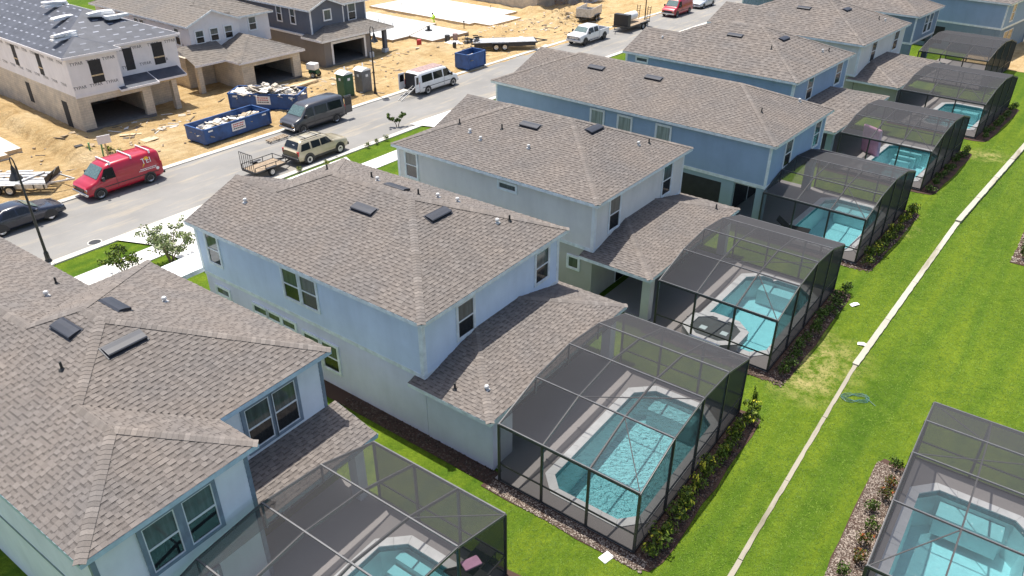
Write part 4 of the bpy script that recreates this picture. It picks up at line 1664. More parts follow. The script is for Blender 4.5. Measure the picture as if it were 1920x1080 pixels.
def blocked(x, y):
    for k in C:
        fr, lu, lv = C[k]
        a = R(fr[2])
        dx, dy = x - fr[0], y - fr[1]
        u, v = dx * math.cos(a) + dy * math.sin(a), -dx * math.sin(a) + dy * math.cos(a)
        if k < 8:
            if -0.55 < u < lu + 0.2 and -lv - 0.92 < v < 20 and (v < 0.6 or u > -0.4):
                return True
        elif 0.9 < u < lu + 2 and -lv - 1.2 < v < 8 or -0.05 < u < lu and -lv - 0.05 < v < 8:
            return True
    return False


m = MB()
g = random.Random(4)
cnt = 0
while cnt < 52000:
    t = g.random() ** 1.5
    y = 8 + 46 * t
    x = g.uniform(-3 + (y - 8) * 0.25, 15 + (y - 8) * 0.75)
    if blocked(x, y):
        cnt += 0.2
        continue
    cnt += 1
    tone = min(1, max(0, 0.5 + 0.5 * noise.noise((x * 0.6, y * 0.6, 0)) + g.uniform(-0.3, 0.3)))
    s = 0.9 + t * 1.2
    for b in range(2):
        a = g.uniform(0, 6.28)
        w_, h_ = 0.014 * s, 0.022 * g.uniform(0.6, 1.3)
        dx, dy = math.cos(a), math.sin(a)
        l = g.uniform(0.03, 0.07) * s
        m.add([(x - dx * w_, y - dy * w_, 0.02), (x + dx * w_, y + dy * w_, 0.02), (x - dy * l, y + dx * l, 0.02 + h_)], [(0, 1, 2)], 0, tone)
tag(m.build('grass', 'grass_blade'), 'short mown green grass of the back lawns', 'grass', None, 'stuff')

m = MB()


def chips(poly, n, smin, smax, lo, hi, z=0.05):
    xs, ys = [p[0] for p in poly], [p[1] for p in poly]
    c = 0
    while c < n:
        x, y = g.uniform(min(xs), max(xs)), g.uniform(min(ys), max(ys))
        if not inside((x, y), poly):
            continue
        c += 1
        s = g.uniform(smin, smax)
        M = Matrix.Translation((x, y, z + s * 0.2)) @ Matrix.Rotation(g.uniform(0, 6.28), 4, 'Z') @ Matrix.Rotation(g.uniform(-0.6, 0.6), 4, 'X')
        a, b, h_ = s, s * g.uniform(0.4, 0.9), s * 0.4
        vv = [(-a, -b * 0.6, 0), (a * 0.7, -b, 0), (a, b * 0.5, 0), (-a * 0.5, b, 0), (0.1 * a, 0, h_)]
        m.add([tuple(M @ Vector(q)) for q in vv], [(0, 1, 4), (1, 2, 4), (2, 3, 4), (3, 0, 4)], 0, g.uniform(lo, hi))


def fpoly(k, pts):
    return [frame_pt(C[k][0], *p) for p in pts]


chips(fpoly(2, [(-0.58, -6.1), (-0.06, -6.1), (-0.06, 0.2), (-0.58, 0.2)]), 2600, 0.018, 0.04, 0.1, 1.0)
chips(fpoly(2, [(-0.2, -6.42), (8.9, -6.42), (8.9, -5.6), (-0.2, -5.6)]), 2200, 0.02, 0.045, 0.0, 0.6)
chips(fpoly(8, [(1.0, -6.58), (9.5, -6.58), (9.5, -5.56), (1.0, -5.56)]), 8500, 0.016, 0.036, 0.2, 1.0)
chips(fpoly(3, [(-0.65, -6.5), (8.9, -6.5), (8.9, -5.7), (-0.05, -5.7), (-0.05, 0), (-0.65, 0)]), 1600, 0.03, 0.07, 0.0, 0.7)
chips(fpoly(4, [(-0.65, -6.7), (8.9, -6.7), (8.9, -5.85), (-0.05, -5.85), (-0.05, -2), (-0.65, -2)]), 1200, 0.03, 0.07, 0.0, 0.8)
chips(fpoly(9, [(1.2, -6.58), (9.5, -6.58), (9.5, -5.56), (1.2, -5.56)]), 1000, 0.03, 0.07, 0.3, 1.0)
chips([frame_pt(F[2], *p) for p in ((-0.4, 0), (0.28, 0), (0.28, 8), (-0.4, 8))], 900, 0.03, 0.06, 0.0, 0.4)
tag(m.build('bark_and_gravel', 'chip'), 'loose bark and gravel chips in the planting beds', 'gravel', None, 'stuff')

# ---------------------------------------------------------------- low wall between the lawns
WP = [(2.5, 7.2), (7.3, 13.8), (15.0, 24.2), (15.6, 24.9), (20.5, 31.4), (26.8, 38.75), (27.5, 39.5), (39.9, 54.0), (58, 74)]
WT = thing('garden_wall', 'low pale concrete wall running between the two back lawns', 'wall')


def wall_run(a, b, w_, z1, L=4.5, mat='wall_top'):
    a, b = Vector(a), Vector(b)
    n = max(1, round((b - a).length / L))
    for i in range(n):
        p, q = a.lerp(b, i / n + 0.0006), a.lerp(b, (i + 1) / n - 0.0006)
        m = MB()
        k = 14
        d = (b - a).normalized()
        s = Vector((d.y, -d.x))
        L_, R_ = [], []
        for j in range(k + 1):
            c = p.lerp(q, j / k)
            L_.append(c - s * (w_ / 2 + rnd.uniform(-0.005, 0.005)))
            R_.append(c + s * (w_ / 2 + rnd.uniform(-0.02, 0.01)))
        loop = [(v.x, v.y) for v in R_] + [(v.x, v.y) for v in L_[::-1]]
        m.prism(loop, -0.05, z1 + rnd.uniform(-0.008, 0.008))
        m.build('wall_block', mat, WT)


wall_run(WP[0], WP[3], 0.16, 0.05, mat='wall_low')
wall_run(WP[3], WP[6], 0.27, 0.10)
wall_run(WP[6], WP[8], 0.32, 0.2)

# ---------------------------------------------------------------- small things in the yards
T = thing('valve_box', 'white rounded utility cover lying in the grass by the foreground enclosure', 'utility cover', (3.4, 14.38, 0.03), 40)
m = MB()
m.bx(-0.19, 0.19, -0.13, 0.13, 0, 0.06)
m.build('lid', 'sign_white', T, bevel=0.03)
m = MB()
m.bx(-0.22, 0.22, -0.16, 0.16, -0.03, 0.025)
m.build('rim', 'sign_white', T, bevel=0.02)
m = MB()
pts = []
for i in range(60):
    a = i * 0.42
    r = 0.28 + 0.12 * math.sin(i * 0.9)
    pts.append((14.7 + r * math.cos(a) * 1.5, 22.6 + r * math.sin(a), 0.05 + 0.02 * math.sin(i * 1.7)))
pts += [(14.7 + 0.45 + 0.02 * i, 22.6 - 0.06 * i, 0.05) for i in range(10)]
for a, b in zip(pts, pts[1:]):
    m.tube(a, b, 0.011, n=5, caps=False)
tag(m.build('garden_hose', 'hose_teal'), 'coiled teal hose lying by the low concrete wall', 'hose')
for (x, y, l, rz, lab) in ((17.55, 30.0, 0.5, 20, 'white paper scrap on the grass between two enclosures'), (16.55, 26.5, 0.42, -25, 'white scrap lying at the low wall'), (14.35, 32.5, 0.4, 10, 'white splash block beside the bed of the long blue house')):
    m = MB()
    M = Matrix.Translation((x, y, 0.05)) @ Matrix.Rotation(R(rz), 4, 'Z')
    m.add([tuple(M @ Vector(p)) for p in ((-l / 2, -0.1, 0), (0, -0.13, 0.05), (l / 2, -0.08, 0.01), (l / 2, 0.09, 0.03), (0.02, 0.1, 0.08), (-l / 2, 0.1, 0.02))], [(0, 1, 4, 5), (1, 2, 3, 4)])
    tag(m.build('scrap', 'sign_white'), lab, 'scrap')


def lounger(x, y, rz, label):
    T = thing('sun_lounger', label, 'lounger', (x, y, 0.08), rz)
    m = MB()
    m.bx(-0.33, 0.33, -0.95, 0.35, 0.28, 0.36)
    m.build('seat', 'fabric_black', T, bevel=0.02)
    m = MB()
    m.bar((0, 0.33, 0.33), (0, 0.95, 0.78), 0.66, 0.07)
    m.build('backrest', 'fabric_black', T)
    for sx in (-0.3, 0.3):
        for sy in (-0.85, 0.3):
            m = MB()
            m.tube((sx, sy, 0), (sx, sy, 0.29), 0.02, n=6)
            m.build('leg', 'black_iron', T)
    return T


x, y = frame_pt(C[1][0], 8.3, -4.6)
lounger(x, y, 144, 'black lounger with pink cushion in the nearest enclosure')
m = MB()
m.bx(-0.3, 0.3, -0.2, 0.2, 0, 0.09)
o = tag(m.build('cushion', 'pink_foam', bevel=0.03), 'pink cushion lying on the black lounger', 'cushion')
o.location = (x, y, 0.45)
o.rotation_euler = (0, 0, R(30))
x, y = frame_pt(C[1][0], 7.4, -4.9)
lounger(x, y, 144, 'black lounger beside the steps of the nearest pool')
x, y = frame_pt(C[4][0], 1.4, -1.6)
lounger(x, y, 60, 'dark lounger by the pool of the long blue house')
# pink inflatable standing in the fifth enclosure
x, y = frame_pt(C[5][0], 4.7, -0.95)
T = thing('air_mattress', 'pink inflatable mattress standing upright beside the pool', 'air mattress', (x, y, 0.08), 49.3 + 62)
m = MB()
m.bx(-0.85, 0.85, -0.12, 0.12, 0, 2.1)
b = m.build('body', 'pink_foam', T, bevel=0.11)
b.rotation_euler = (R(-8), 0, 0)
for i in range(4):
    m = MB()
    m.tube((-0.6 + 0.4 * i, -0.11, 0.15), (-0.6 + 0.4 * i, -0.11, 1.95), 0.06, n=8)
    b2 = m.build('tube_rib', 'pink_foam', T, smooth=True)
    b2.rotation_euler = (R(-8), 0, 0)

# ---------------------------------------------------------------- houses under construction across the street
def lot(label, cat='house'):
    return thing('house_under_construction' if cat == 'house' else cat, label, cat, (FO[0], FO[1], 0), FO[2], 'unfinished houses across the street')


def garage(H, u0, u1, v0, dep, z1, o0, o1, oh, mat, trim=None):
    t = 0.2
    box('pier', H, mat, u0, o0, v0, v0 + 0.4, 0, z1)
    box('pier', H, mat, o1, u1, v0, v0 + 0.4, 0, z1)
    box('garage_header', H, mat, o0, o1, v0, v0 + 0.4, oh, z1)
    box('garage_wall', H, mat, u0, u0 + t, v0 + 0.4, v0 + dep, 0, z1)
    box('garage_wall', H, mat, u1 - t, u1, v0 + 0.4, v0 + dep, 0, z1)
    box('garage_back_wall', H, 'interior_grey', u0 + t, u1 - t, v0 + dep - t, v0 + dep, 0, z1)
    box('garage_floor', H, 'interior_grey', u0 + 0.05, u1 - 0.05, v0 - 0.05, v0 + dep, 0.0, 0.32)  # floor colour darkened for the shade inside the garage
    if trim:
        box('garage_trim', H, trim, o0 - 0.22, o0, v0 - 0.05, v0 - 0.004, 0.3, oh + 0.22)
        box('garage_trim', H, trim, o1, o1 + 0.22, v0 - 0.05, v0 - 0.004, 0.3, oh + 0.22)
        box('garage_trim', H, trim, o0, o1, v0 - 0.05, v0 - 0.004, oh, oh + 0.22)


def hole(H, side, pos, w_, h, brace=True):
    """rough opening without a window: a flat dark panel with raw framing"""
    m = MB()
    x, z = w_ / 2, h / 2
    m.bx(-x, x, -0.015, 0.02, -z, z)
    o = m.build('window_opening_shade', 'interior_shade', H)  # no real hole: the shade behind the opening is painted dark
    o.location = pos
    o.rotation_euler = (0, 0, R(SIDE[side]))
    if brace:
        m = MB()
        m.bx(-x, x, -0.05, -0.016, -z * 0.38, -z * 0.26)
        m.build('brace_board', 'lumber', o)
    return o


def two_wing(u0, u1, vr, vf, w0, lw, z, s):
    h = (u1 - u0) / 2
    um = (u0 + u1) / 2
    E, G = (um, vr + h, z + h * s), (um, vf - h, z + h * s)
    q = (lw - u0) / 2
    r, k, e = (u0 + q, w0 + q, z + q * s), (u0 + q, vr + q, z + q * s), (lw, vr, z)
    pl = [[e, (u1, vr, z), E, k], [(u1, vr, z), (u1, vf, z), G, E], [(u1, vf, z), (u0, vf, z), G], [(u0, w0, z), r, k, E, G, (u0, vf, z)], [(u0, w0, z), (lw, w0, z), r], [(lw, w0, z), e, k, r]]
    cp = [((u0, w0, z), r), ((lw, w0, z), r), (r, k), (k, E), ((u1, vr, z), E), (E, G)]
    return pl, cp, [(u0, w0), (lw, w0), (lw, vr), (u1, vr), (u1, vf), (u0, vf)]


def plain_roof(H, planes, mat, tone=0.5, name='roof', thick=0.06):
    m = MB()
    for p in planes:
        n = len(p)
        m.add([tuple(q) for q in p], [tuple(range(n))], 0, tone)
    return m.build(name, mat, H)


def course_roof(H, planes, caps, name='roof'):
    return shingle_roof(H, planes, caps, 0.32, 0, 'shingle_tan', 'shingle_tan', 2.2, name)


def wrap_print(H, side, c, a0, a1, rows, step, mat='ink_dark', size=0.27):
    """repeated printed name on the house wrap"""
    for zz, off in rows:
        a = a0 + off
        while a < a1:
            if side == 'B':
                M = Matrix.Translation((a, c - 0.006, zz)) @ Matrix.Rotation(R(90), 4, 'X')
            else:
                M = Matrix.Translation((c - 0.006, a, zz)) @ Matrix.Rotation(R(-90), 4, 'Z') @ Matrix.Rotation(R(90), 4, 'X')
            o = link('printed_name', PRINT, H)
            o.matrix_local = M
            a += step


tmp = text_mesh('printed_name', 'TYPAR', 0.34, 'ink_dark', None, Matrix.Identity(4))
PRINT = tmp.data
bpy.data.objects.remove(tmp)

# L1: wrapped upper storey over block garage
L1 = lot('white-wrapped unfinished house with dark felt roof above a raw block garage')
m = MB()
m.prism([(0, 0), (3.9, 0), (3.9, 1.3), (9.6, 1.3), (9.6, 23.6), (0, 23.6)], 2.98, 6.0, bottom=True)
m.build('upper_wall', 'housewrap', L1)
garage(L1, 0, 5.95, 0.02, 6.5, 2.98, 0.95, 5.2, 2.35, 'block_wall')
box('lower_wall', L1, 'block_wall', 0, 9.6, 6.53, 23.6, 0, 2.98)
box('lower_wall', L1, 'block_wall', 5.96, 9.6, 2.8, 6.52, 0, 2.98)
box('column', L1, 'block_wall', 8.0, 8.45, 0.4, 0.85, 0, 2.8)
box('belt_board', L1, 'housewrap', -0.02, 3.92, -0.03, 0.0, 2.86, 3.05)
for (a, b, v0_, v1_) in ((3.35, 6.55, -0.45, 1.28), (6.56, 9.3, 0.05, 1.28)):
    m = MB()
    m.add([(a, v0_, 2.92), (b, v0_, 2.92), (b, v1_, 3.45), (a, v1_, 3.45)], [(0, 1, 2, 3)], 0, 0.0)
    m.build('porch_roof', 'roof_felt', L1)
    for p, q in (((a, v0_, 2.85), (b, v0_, 2.85)), ((a, v0_, 2.85), (a, v1_, 3.38)), ((b, v0_, 2.85), (b, v1_, 3.38))):
        m = MB()
        m.bar(p, q, 0.05, 0.16, ext=0.04)
        m.build('fascia', 'housewrap', L1)
box('porch_beam', L1, 'lumber', 5.98, 9.2, 0.3, 0.5, 2.6, 2.84)
pl, cp, out = two_wing(-0.35, 9.95, 0.95, 24, -0.35, 4.2, 6.05, 0.4)
rf = plain_roof(L1, pl, 'roof_felt', 0.0)
dash = MB()
for poly in (pl[3], pl[0], pl[4]):
    P = [Vector(p) for p in poly]
    s_, t_, n_ = roof_plane_axes(P)
    Q = [((p - P[0]).dot(s_), (p - P[0]).dot(t_)) for p in P]
    tt = min(q[1] for q in Q) + 0.5
    k = 0
    while tt < max(q[1] for q in Q):
        xs = []
        for i in range(len(Q)):
            a, b = Q[i], Q[(i + 1) % len(Q)]
            if (a[1] <= tt) != (b[1] <= tt):
                xs.append(a[0] + (b[0] - a[0]) * (tt - a[1]) / (b[1] - a[1]))
        xs.sort()
        for a, b in zip(xs[::2], xs[1::2]):
            x = a + 0.4 + 0.5 * (k % 2)
            while x + 0.45 < b:
                q = [P[0] + s_ * u + t_ * v + n_ * 0.006 for u, v in ((x, tt), (x + 0.45, tt), (x + 0.45, tt + 0.13), (x, tt + 0.13))]
                dash.add([tuple(p) for p in q], [(0, 1, 2, 3)], 0, rnd.uniform(0.4, 1))
                x += 1.1 + rnd.uniform(-0.05, 0.05)
        tt += 0.8
        k += 1
tag(dash.build('printed_dash', 'roof_felt', rf), kind='stuff')
for i in range(len(out)):
    a, b = out[i], out[(i + 1) % len(out)]
    m = MB()
    m.bar((a[0], a[1], 5.97), (b[0], b[1], 5.97), 0.04, 0.18, ext=0.04)
    m.build('fascia', 'housewrap', L1)
hole(L1, 'B', (2.05, 0, 4.6), 0.95, 1.75)
hole(L1, 'B', (5.35, 1.3, 4.7), 0.75, 1.75, False)
hole(L1, 'B', (7.9, 1.3, 4.7), 0.95, 1.75)
for v in (10.0, 5.2):
    hole(L1, 'L', (0, v, 4.7), 0.75, 1.7)
hole(L1, 'L', (0, 9.3, 1.7), 0.8, 1.7, False)
hole(L1, 'L', (0, 2.6, 1.15), 0.95, 2.1, False)
wrap_print(L1, 'B', 0, 0.4, 3.9, ((5.3, 0.3), (3.5, 0.1)), 1.25)
wrap_print(L1, 'B', 1.3, 4.2, 9.6, ((5.4, 0.4), (4.0, 0.9)), 1.5)
wrap_print(L1, 'L', 0, 1.0, 22, ((5.35, 0.2), (3.6, 0.6)), 1.6)
fnr = lambda u, v: 6.05 + 0.4 * max(min(u + 0.35, 9.95 - u, v - 0.95, 24 - v), min(u + 0.35, 4.2 - u, v + 0.35))
for i, (u, v, n, lab) in enumerate(((4.2, 10.0, 3, 'wrapped shingle bundle pile farthest up the dark felt roof, near its ridge'), (3.1, 6.4, 2, 'low wrapped shingle bundle pile midway up the dark felt roof'),
                                    (1.4, 2.5, 3, 'wrapped shingle bundle pile nearest the corner of the felt roof'), (5.5, 4.7, 3, 'white bundle pile by the plywood scrap on the felt roof'), (6.4, 4.1, 2, 'rightmost white bundle pile on the felt roof'))):
    x, y = frame_pt(FO, u, v)
    T = thing('bundle_pile', lab, 'shingle bundle', (x, y, fnr(u, v)), FO[2] + rnd.uniform(-15, 15), 'shingle bundles on the felt roof')
    for q in range(n):
        for j in range(2):
            m = MB()
            ux, uy = -0.45 + 0.95 * j + rnd.uniform(-0.1, 0.1), rnd.uniform(-0.1, 0.1)
            m.bx(ux - 0.5, ux + 0.5, uy - 0.28, uy + 0.28, q * 0.15 + 0.08, q * 0.15 + 0.22)
            b = m.build('bundle', 'sign_white', T)
            b.rotation_euler = (R(rnd.uniform(-6, 4)), R(rnd.uniform(-8, 4)), R(rnd.uniform(-14, 14)))

# L2: wrapped upper storey, shingled, raw garage
L2 = lot('unfinished house with grey shingle roof, white wrapped gable and raw block garage')
m = MB()
m.prism([(12.95, 5.0), (18.1, 5.0), (18.1, 5.7), (21.9, 5.7), (21.9, 23), (12.95, 23)], 2.9, 5.55)
m.build('upper_wall', 'housewrap', L2)
m = MB()
m.add([(12.95, 4.99, 5.5), (18.1, 4.99, 5.5), (15.5, 4.99, 6.75)], [(0, 1, 2)])
m.build('gable_wall', 'housewrap', L2)
garage(L2, 14.75, 21.15, 0.3, 6, 2.75, 16.0, 20.3, 2.2, 'block_wall')
box('lower_wall', L2, 'block_wall', 12.0, 14.7, 5.0, 6.3, 0, 2.9)
box('lower_wall', L2, 'block_wall', 12.0, 21.9, 6.32, 23, 0, 2.9)
box('column', L2, 'block_wall', 11.65, 12.1, 2.5, 2.95, 0, 2.75)
pl, cp = hip(14.35, 21.55, -0.1, 11, 2.8, 0.4)
course_roof(L2, [pl[0], pl[3], pl[1]], [cp[0], cp[1]], 'garage_roof')
course_roof(L2, [[(11.3, 2.1, 2.8), (15.4, 2.1, 2.8), (15.4, 5.0, 3.96), (11.3, 5.0, 3.96)]], [], 'porch_roof')
for p, q in (((14.35, -0.1), (21.55, -0.1)), ((14.35, -0.1), (14.35, 2.1)), ((21.55, -0.1), (21.55, 5.6)), ((11.3, 2.1), (14.33, 2.1))):
    m = MB()
    m.bar((p[0], p[1], 2.72), (q[0], q[1], 2.72), 0.04, 0.17, ext=0.03)
    m.build('fascia', 'housewrap', L2)
z, s = 5.6, 0.4
gq = 2.8
u0, u1, v0, v1 = 12.6, 22.3, 5.35, 23.5
h = (u1 - u0) / 2
um = (u0 + u1) / 2
E, G = (um, v0 + h, z + h * s), (um, v1 - h, z + h * s)
gl, gr, gp = (u0, 4.7, z), (u0 + 2 * gq, 4.7, z), (u0 + gq, 4.7, z + gq * s)
gk = (u0 + gq, v0 + gq, z + gq * s)
course_roof(L2, [[(u0, 4.7, z), gp, gk, E, G, (u0, v1, z)], [gr, (u0 + 2 * gq, v0, z), gk, gp], [(u0 + 2 * gq, v0, z), (u1, v0, z), E, gk], [(u1, v0, z), (u1, v1, z), G, E], [(u1, v1, z), (u0, v1, z), G]], [(gk, E), ((u1, v0, z), E), (E, G)])
for p, q in ((gl, gp), (gp, gr), ((u0, 4.7, z), (u0, v1, z)), ((u0 + 2 * gq, v0, z), (u1, v0, z)), ((u1, v0, z), (u1, v1, z))):
    m = MB()
    m.bar((p[0], p[1], p[2] - 0.08), (q[0], q[1], q[2] - 0.08), 0.04, 0.16, ext=0.03)
    m.build('fascia', 'trim_pale', L2)
for u in (13.9, 15.4, 16.9):
    window(L2, 'B', (u, 4.985, 4.5), 0.8, 1.1)
window(L2, 'B', (20.0, 5.685, 4.7), 0.8, 1.2)
for v in (7.2, 13.5, 14.6):
    window(L2, 'L', (12.935, v, 4.4), 0.8, 1.5)
wrap_print(L2, 'B', 5.0, 13.3, 18, ((6.0, 1.2),), 1.2)
wrap_print(L2, 'L', 12.95, 6, 22, ((5.2, 0.3), (3.6, 0.9)), 1.7)

# L3: painted slate house
L3 = lot('slate blue house with white trimmed open garage and porch posts, beside the fresh slabs')
m = MB()
m.prism([(25.0, 3.1), (29.2, 3.1), (29.2, 3.6), (32.6, 3.6), (32.6, 22), (25.0, 22)], 2.9, 5.45)
m.build('upper_wall', 'wall_dark_slate', L3)
m = MB()
m.add([(25.0, 3.09, 5.4), (29.4, 3.09, 5.4), (27.2, 3.09, 6.4)], [(0, 1, 2)])
m.build('gable_wall', 'wall_dark_slate', L3)
garage(L3, 24.8, 31.0, 1.2, 6.3, 2.75, 25.9, 30.0, 2.3, 'wall_taupe', 'trim_white')
box('lower_wall', L3, 'wall_taupe', 24.8, 33.0, 7.52, 22, 0, 2.88)
for (x0, x1) in ((33.1, 33.5),):
    box('porch_post', L3, 'wall_dark_slate', x0, x1, 1.5, 1.9, 0, 2.75)
    box('post_base', L3, 'trim_white', x0 - 0.08, x1 + 0.08, 1.42, 1.98, 0, 0.55)
box('porch_post', L3, 'wall_dark_slate', 33.1, 33.45, 4.6, 4.95, 0, 2.75)
box('post_base', L3, 'trim_white', 30.55, 31.05, 0.98, 1.17, 0.1, 0.65)
z = 2.85
A, B = (24.35, 0.85, z), (34.0, 0.85, z)
course_roof(L3, [[A, B, (31.7, 3.12, z + 0.9), (26.6, 3.12, z + 0.9)], [A, (26.6, 3.12, z + 0.9), (25.0, 3.12, z + 0.26), (25.0, 4.2, z + 0.26), (24.35, 4.2, z)], [B, (34.0, 9, z), (32.6, 9, z + 0.56), (32.6, 3.7, z + 0.56), (31.7, 3.12, z + 0.9)]], [(B, (31.7, 3.12, z + 0.9))], 'porch_roof')
for p, q in (((24.35, 4.2), (24.35, 0.85)), ((24.35, 0.85), (34.0, 0.85)), ((34.0, 0.85), (34.0, 9))):
    m = MB()
    m.bar((p[0], p[1], 2.76), (q[0], q[1], 2.76), 0.04, 0.18, ext=0.03)
    m.build('fascia', 'trim_white', L3)
box('porch_beam', L3, 'wall_taupe', 31.0, 33.6, 1.45, 1.7, 2.5, 2.68)
box('belt_board', L3, 'trim_white', 24.76, 24.99, 4.25, 22, 2.8, 2.98)
z, s, gq = 5.5, 0.4, 2.3
u0, u1, v0, v1 = 24.7, 33.0, 3.3, 22.4
h = (u1 - u0) / 2
um = (u0 + u1) / 2
E, G = (um, v0 + h, z + h * s), (um, v1 - h, z + h * s)
gp, gk = (u0 + gq, 2.8, z + gq * s), (u0 + gq, v0 + gq, z + gq * s)
ge, gr = (u0 + 2 * gq, v0, z), (u0 + 2 * gq, 2.8, z)
course_roof(L3, [[(u0, 2.8, z), gp, gk, E, G, (u0, v1, z)], [gr, ge, gk, gp], [ge, (u1, v0, z), E, gk], [(u1, v0, z), (u1, v1, z), G, E], [(u1, v1, z), (u0, v1, z), G]], [(gk, E), ((u1, v0, z), E), (E, G)])
for p, q in (((u0, 2.8, z), gp), (gp, gr), ((u0, 2.8, z), (u0, v1, z)), (ge, (u1, v0, z))):
    m = MB()
    m.bar((p[0], p[1], p[2] - 0.08), (q[0], q[1], q[2] - 0.08), 0.04, 0.16, ext=0.03)
    m.build('fascia', 'trim_pale', L3)
for x, y in ((25.0, 3.1), (29.2, 3.1), (32.6, 3.6)):
    box('corner_board', L3, 'trim_white', x - 0.1, x + 0.03, y - 0.03, y + 0.1, 3.0, 5.35) if x > 26 else box('corner_board', L3, 'trim_white', x - 0.03, x + 0.1, y - 0.03, y + 0.1, 3.0, 5.35)
window(L3, 'B', (27.1, 3.085, 4.75), 0.85, 0.95, rail=False)
window(L3, 'B', (30.7, 3.585, 4.5), 0.95, 1.6)
for v in (8.3, 6.0):
    window(L3, 'L', (24.985, v, 4.6), 0.75, 1.5)
window(L3, 'L', (24.785, 14, 2.0), 0.8, 0.9, rail=False)

# L6: bare masonry walls at the top edge
L6 = lot('bare grey block walls of a house just begun at the top edge')
box('wall', L6, 'block_wall', 62.2, 62.6, 3.2, 20, 0, 2.9)
box('wall', L6, 'block_wall', 62.62, 66.2, 3.2, 3.6, 0, 2.9)
box('wall', L6, 'block_wall', 66.2, 66.5, 3.62, 9, 0, 2.9)
for u in (67.2, 69.0, 71.6):
    box('pier', L6, 'block_wall', u, u + 0.6, 0.6 if u > 68 else 1.6, 1.2 if u > 68 else 2.2, 0, 2.9)
box('wall', L6, 'block_wall', 66.6, 74, 8.6, 9.0, 0, 2.9)
box('floor_slab', L6, 'slab_grey', 62.5, 74, 0.5, 20, 0.0, 0.22)
box('shade_deck', L6, 'lumber', 62.2, 74, 0.5, 20, 2.92, 3.1)

# slabs
for nm, lab, pts, mat, z1 in (('foundation_slab', 'grey fresh concrete slab with form boards beside the slate house', [(36.7, 4.3), (39.5, 4.35), (39.35, 0.5), (45.4, 0.45), (45.5, 6.7), (46.3, 6.7), (46.3, 19), (36.7, 19)], 'slab_grey', 0.42),
                              ('foundation_slab', 'bright white concrete slab at the top of the picture', [(48.9, 3.5), (49.9, 3.5), (49.9, 0.9), (56.0, 1.0), (56.0, 3.9), (58.8, 3.9), (58.8, 22), (48.9, 22)], 'concrete_white', 0.42),
                              ('foundation_slab', 'white slab corner at the left edge behind the aluminium trailer', [(-15, -1.3), (-6.2, -1.3), (-6.2, -0.6), (-5.0, -0.6), (-5.0, 16), (-15, 16)], 'concrete_white', 0.45)):
    T = thing(nm, lab, 'concrete slab', (FO[0], FO[1], 0), FO[2], 'concrete slabs')
    m = MB()
    m.prism(pts, -0.1, z1)
    m.build('slab', mat, T)
    for a, b in zip(pts, pts[1:] + pts[:1]):
        m = MB()
        m.bar((a[0], a[1], z1 - 0.12), (b[0], b[1], z1 - 0.12), 0.05, 0.24, ext=0.04)
        m.build('form_board', 'wood_deck' if mat == 'slab_grey' else 'lumber', T)
    if mat != 'slab_grey':
        for q in range(10 if pts[0][0] > 0 else 0):
            m = MB()
            u, v = rnd.uniform(50, 58), rnd.uniform(5, 20)
            m.tube((u, v, z1), (u + 0.03, v, z1 + 0.45), 0.035, n=6)
            m.build('pipe_stub', 'pvc_black' if q % 2 else 'pipe_white', T)
    else:
        for q in range(8):
            m = MB()
            u, v = rnd.choice((38.5, 40, 42)) + rnd.uniform(-0.4, 0.4), rnd.uniform(9, 13)
            m.tube((u, v, z1), (u + 0.02, v, z1 + 0.5), 0.04, n=6)
            m.build('pipe_stub', 'pipe_white' if q % 2 else 'pvc_black', T)
        m = MB()
        m.bar((39.5, 4.4, z1 + 0.02), (45.4, 6.7, z1 + 0.02), 0.09, 0.04)
        m.build('screed_board', 'wood_deck', T)
x, y = frame_pt(FO, 42.9, 4.6)
T = thing('power_trowel', 'dark finishing machine standing on the grey slab', 'trowel machine', (x, y, 0.42), 20)
m = MB()
m.lathe([(0.0, 0.1), (0.42, 0.1), (0.45, 0.06), (0.45, 0.0)], n=14)
m.build('guard', 'black_iron', T)
m = MB()
m.bx(-0.16, 0.16, -0.14, 0.14, 0.1, 0.55)
m.build('engine', 'plastic_dark', T, bevel=0.03)
m = MB()
m.tube((0, 0.1, 0.4), (-1.0, 1.0, 0.85), 0.025, n=6)
m.build('handle', 'black_iron', T)


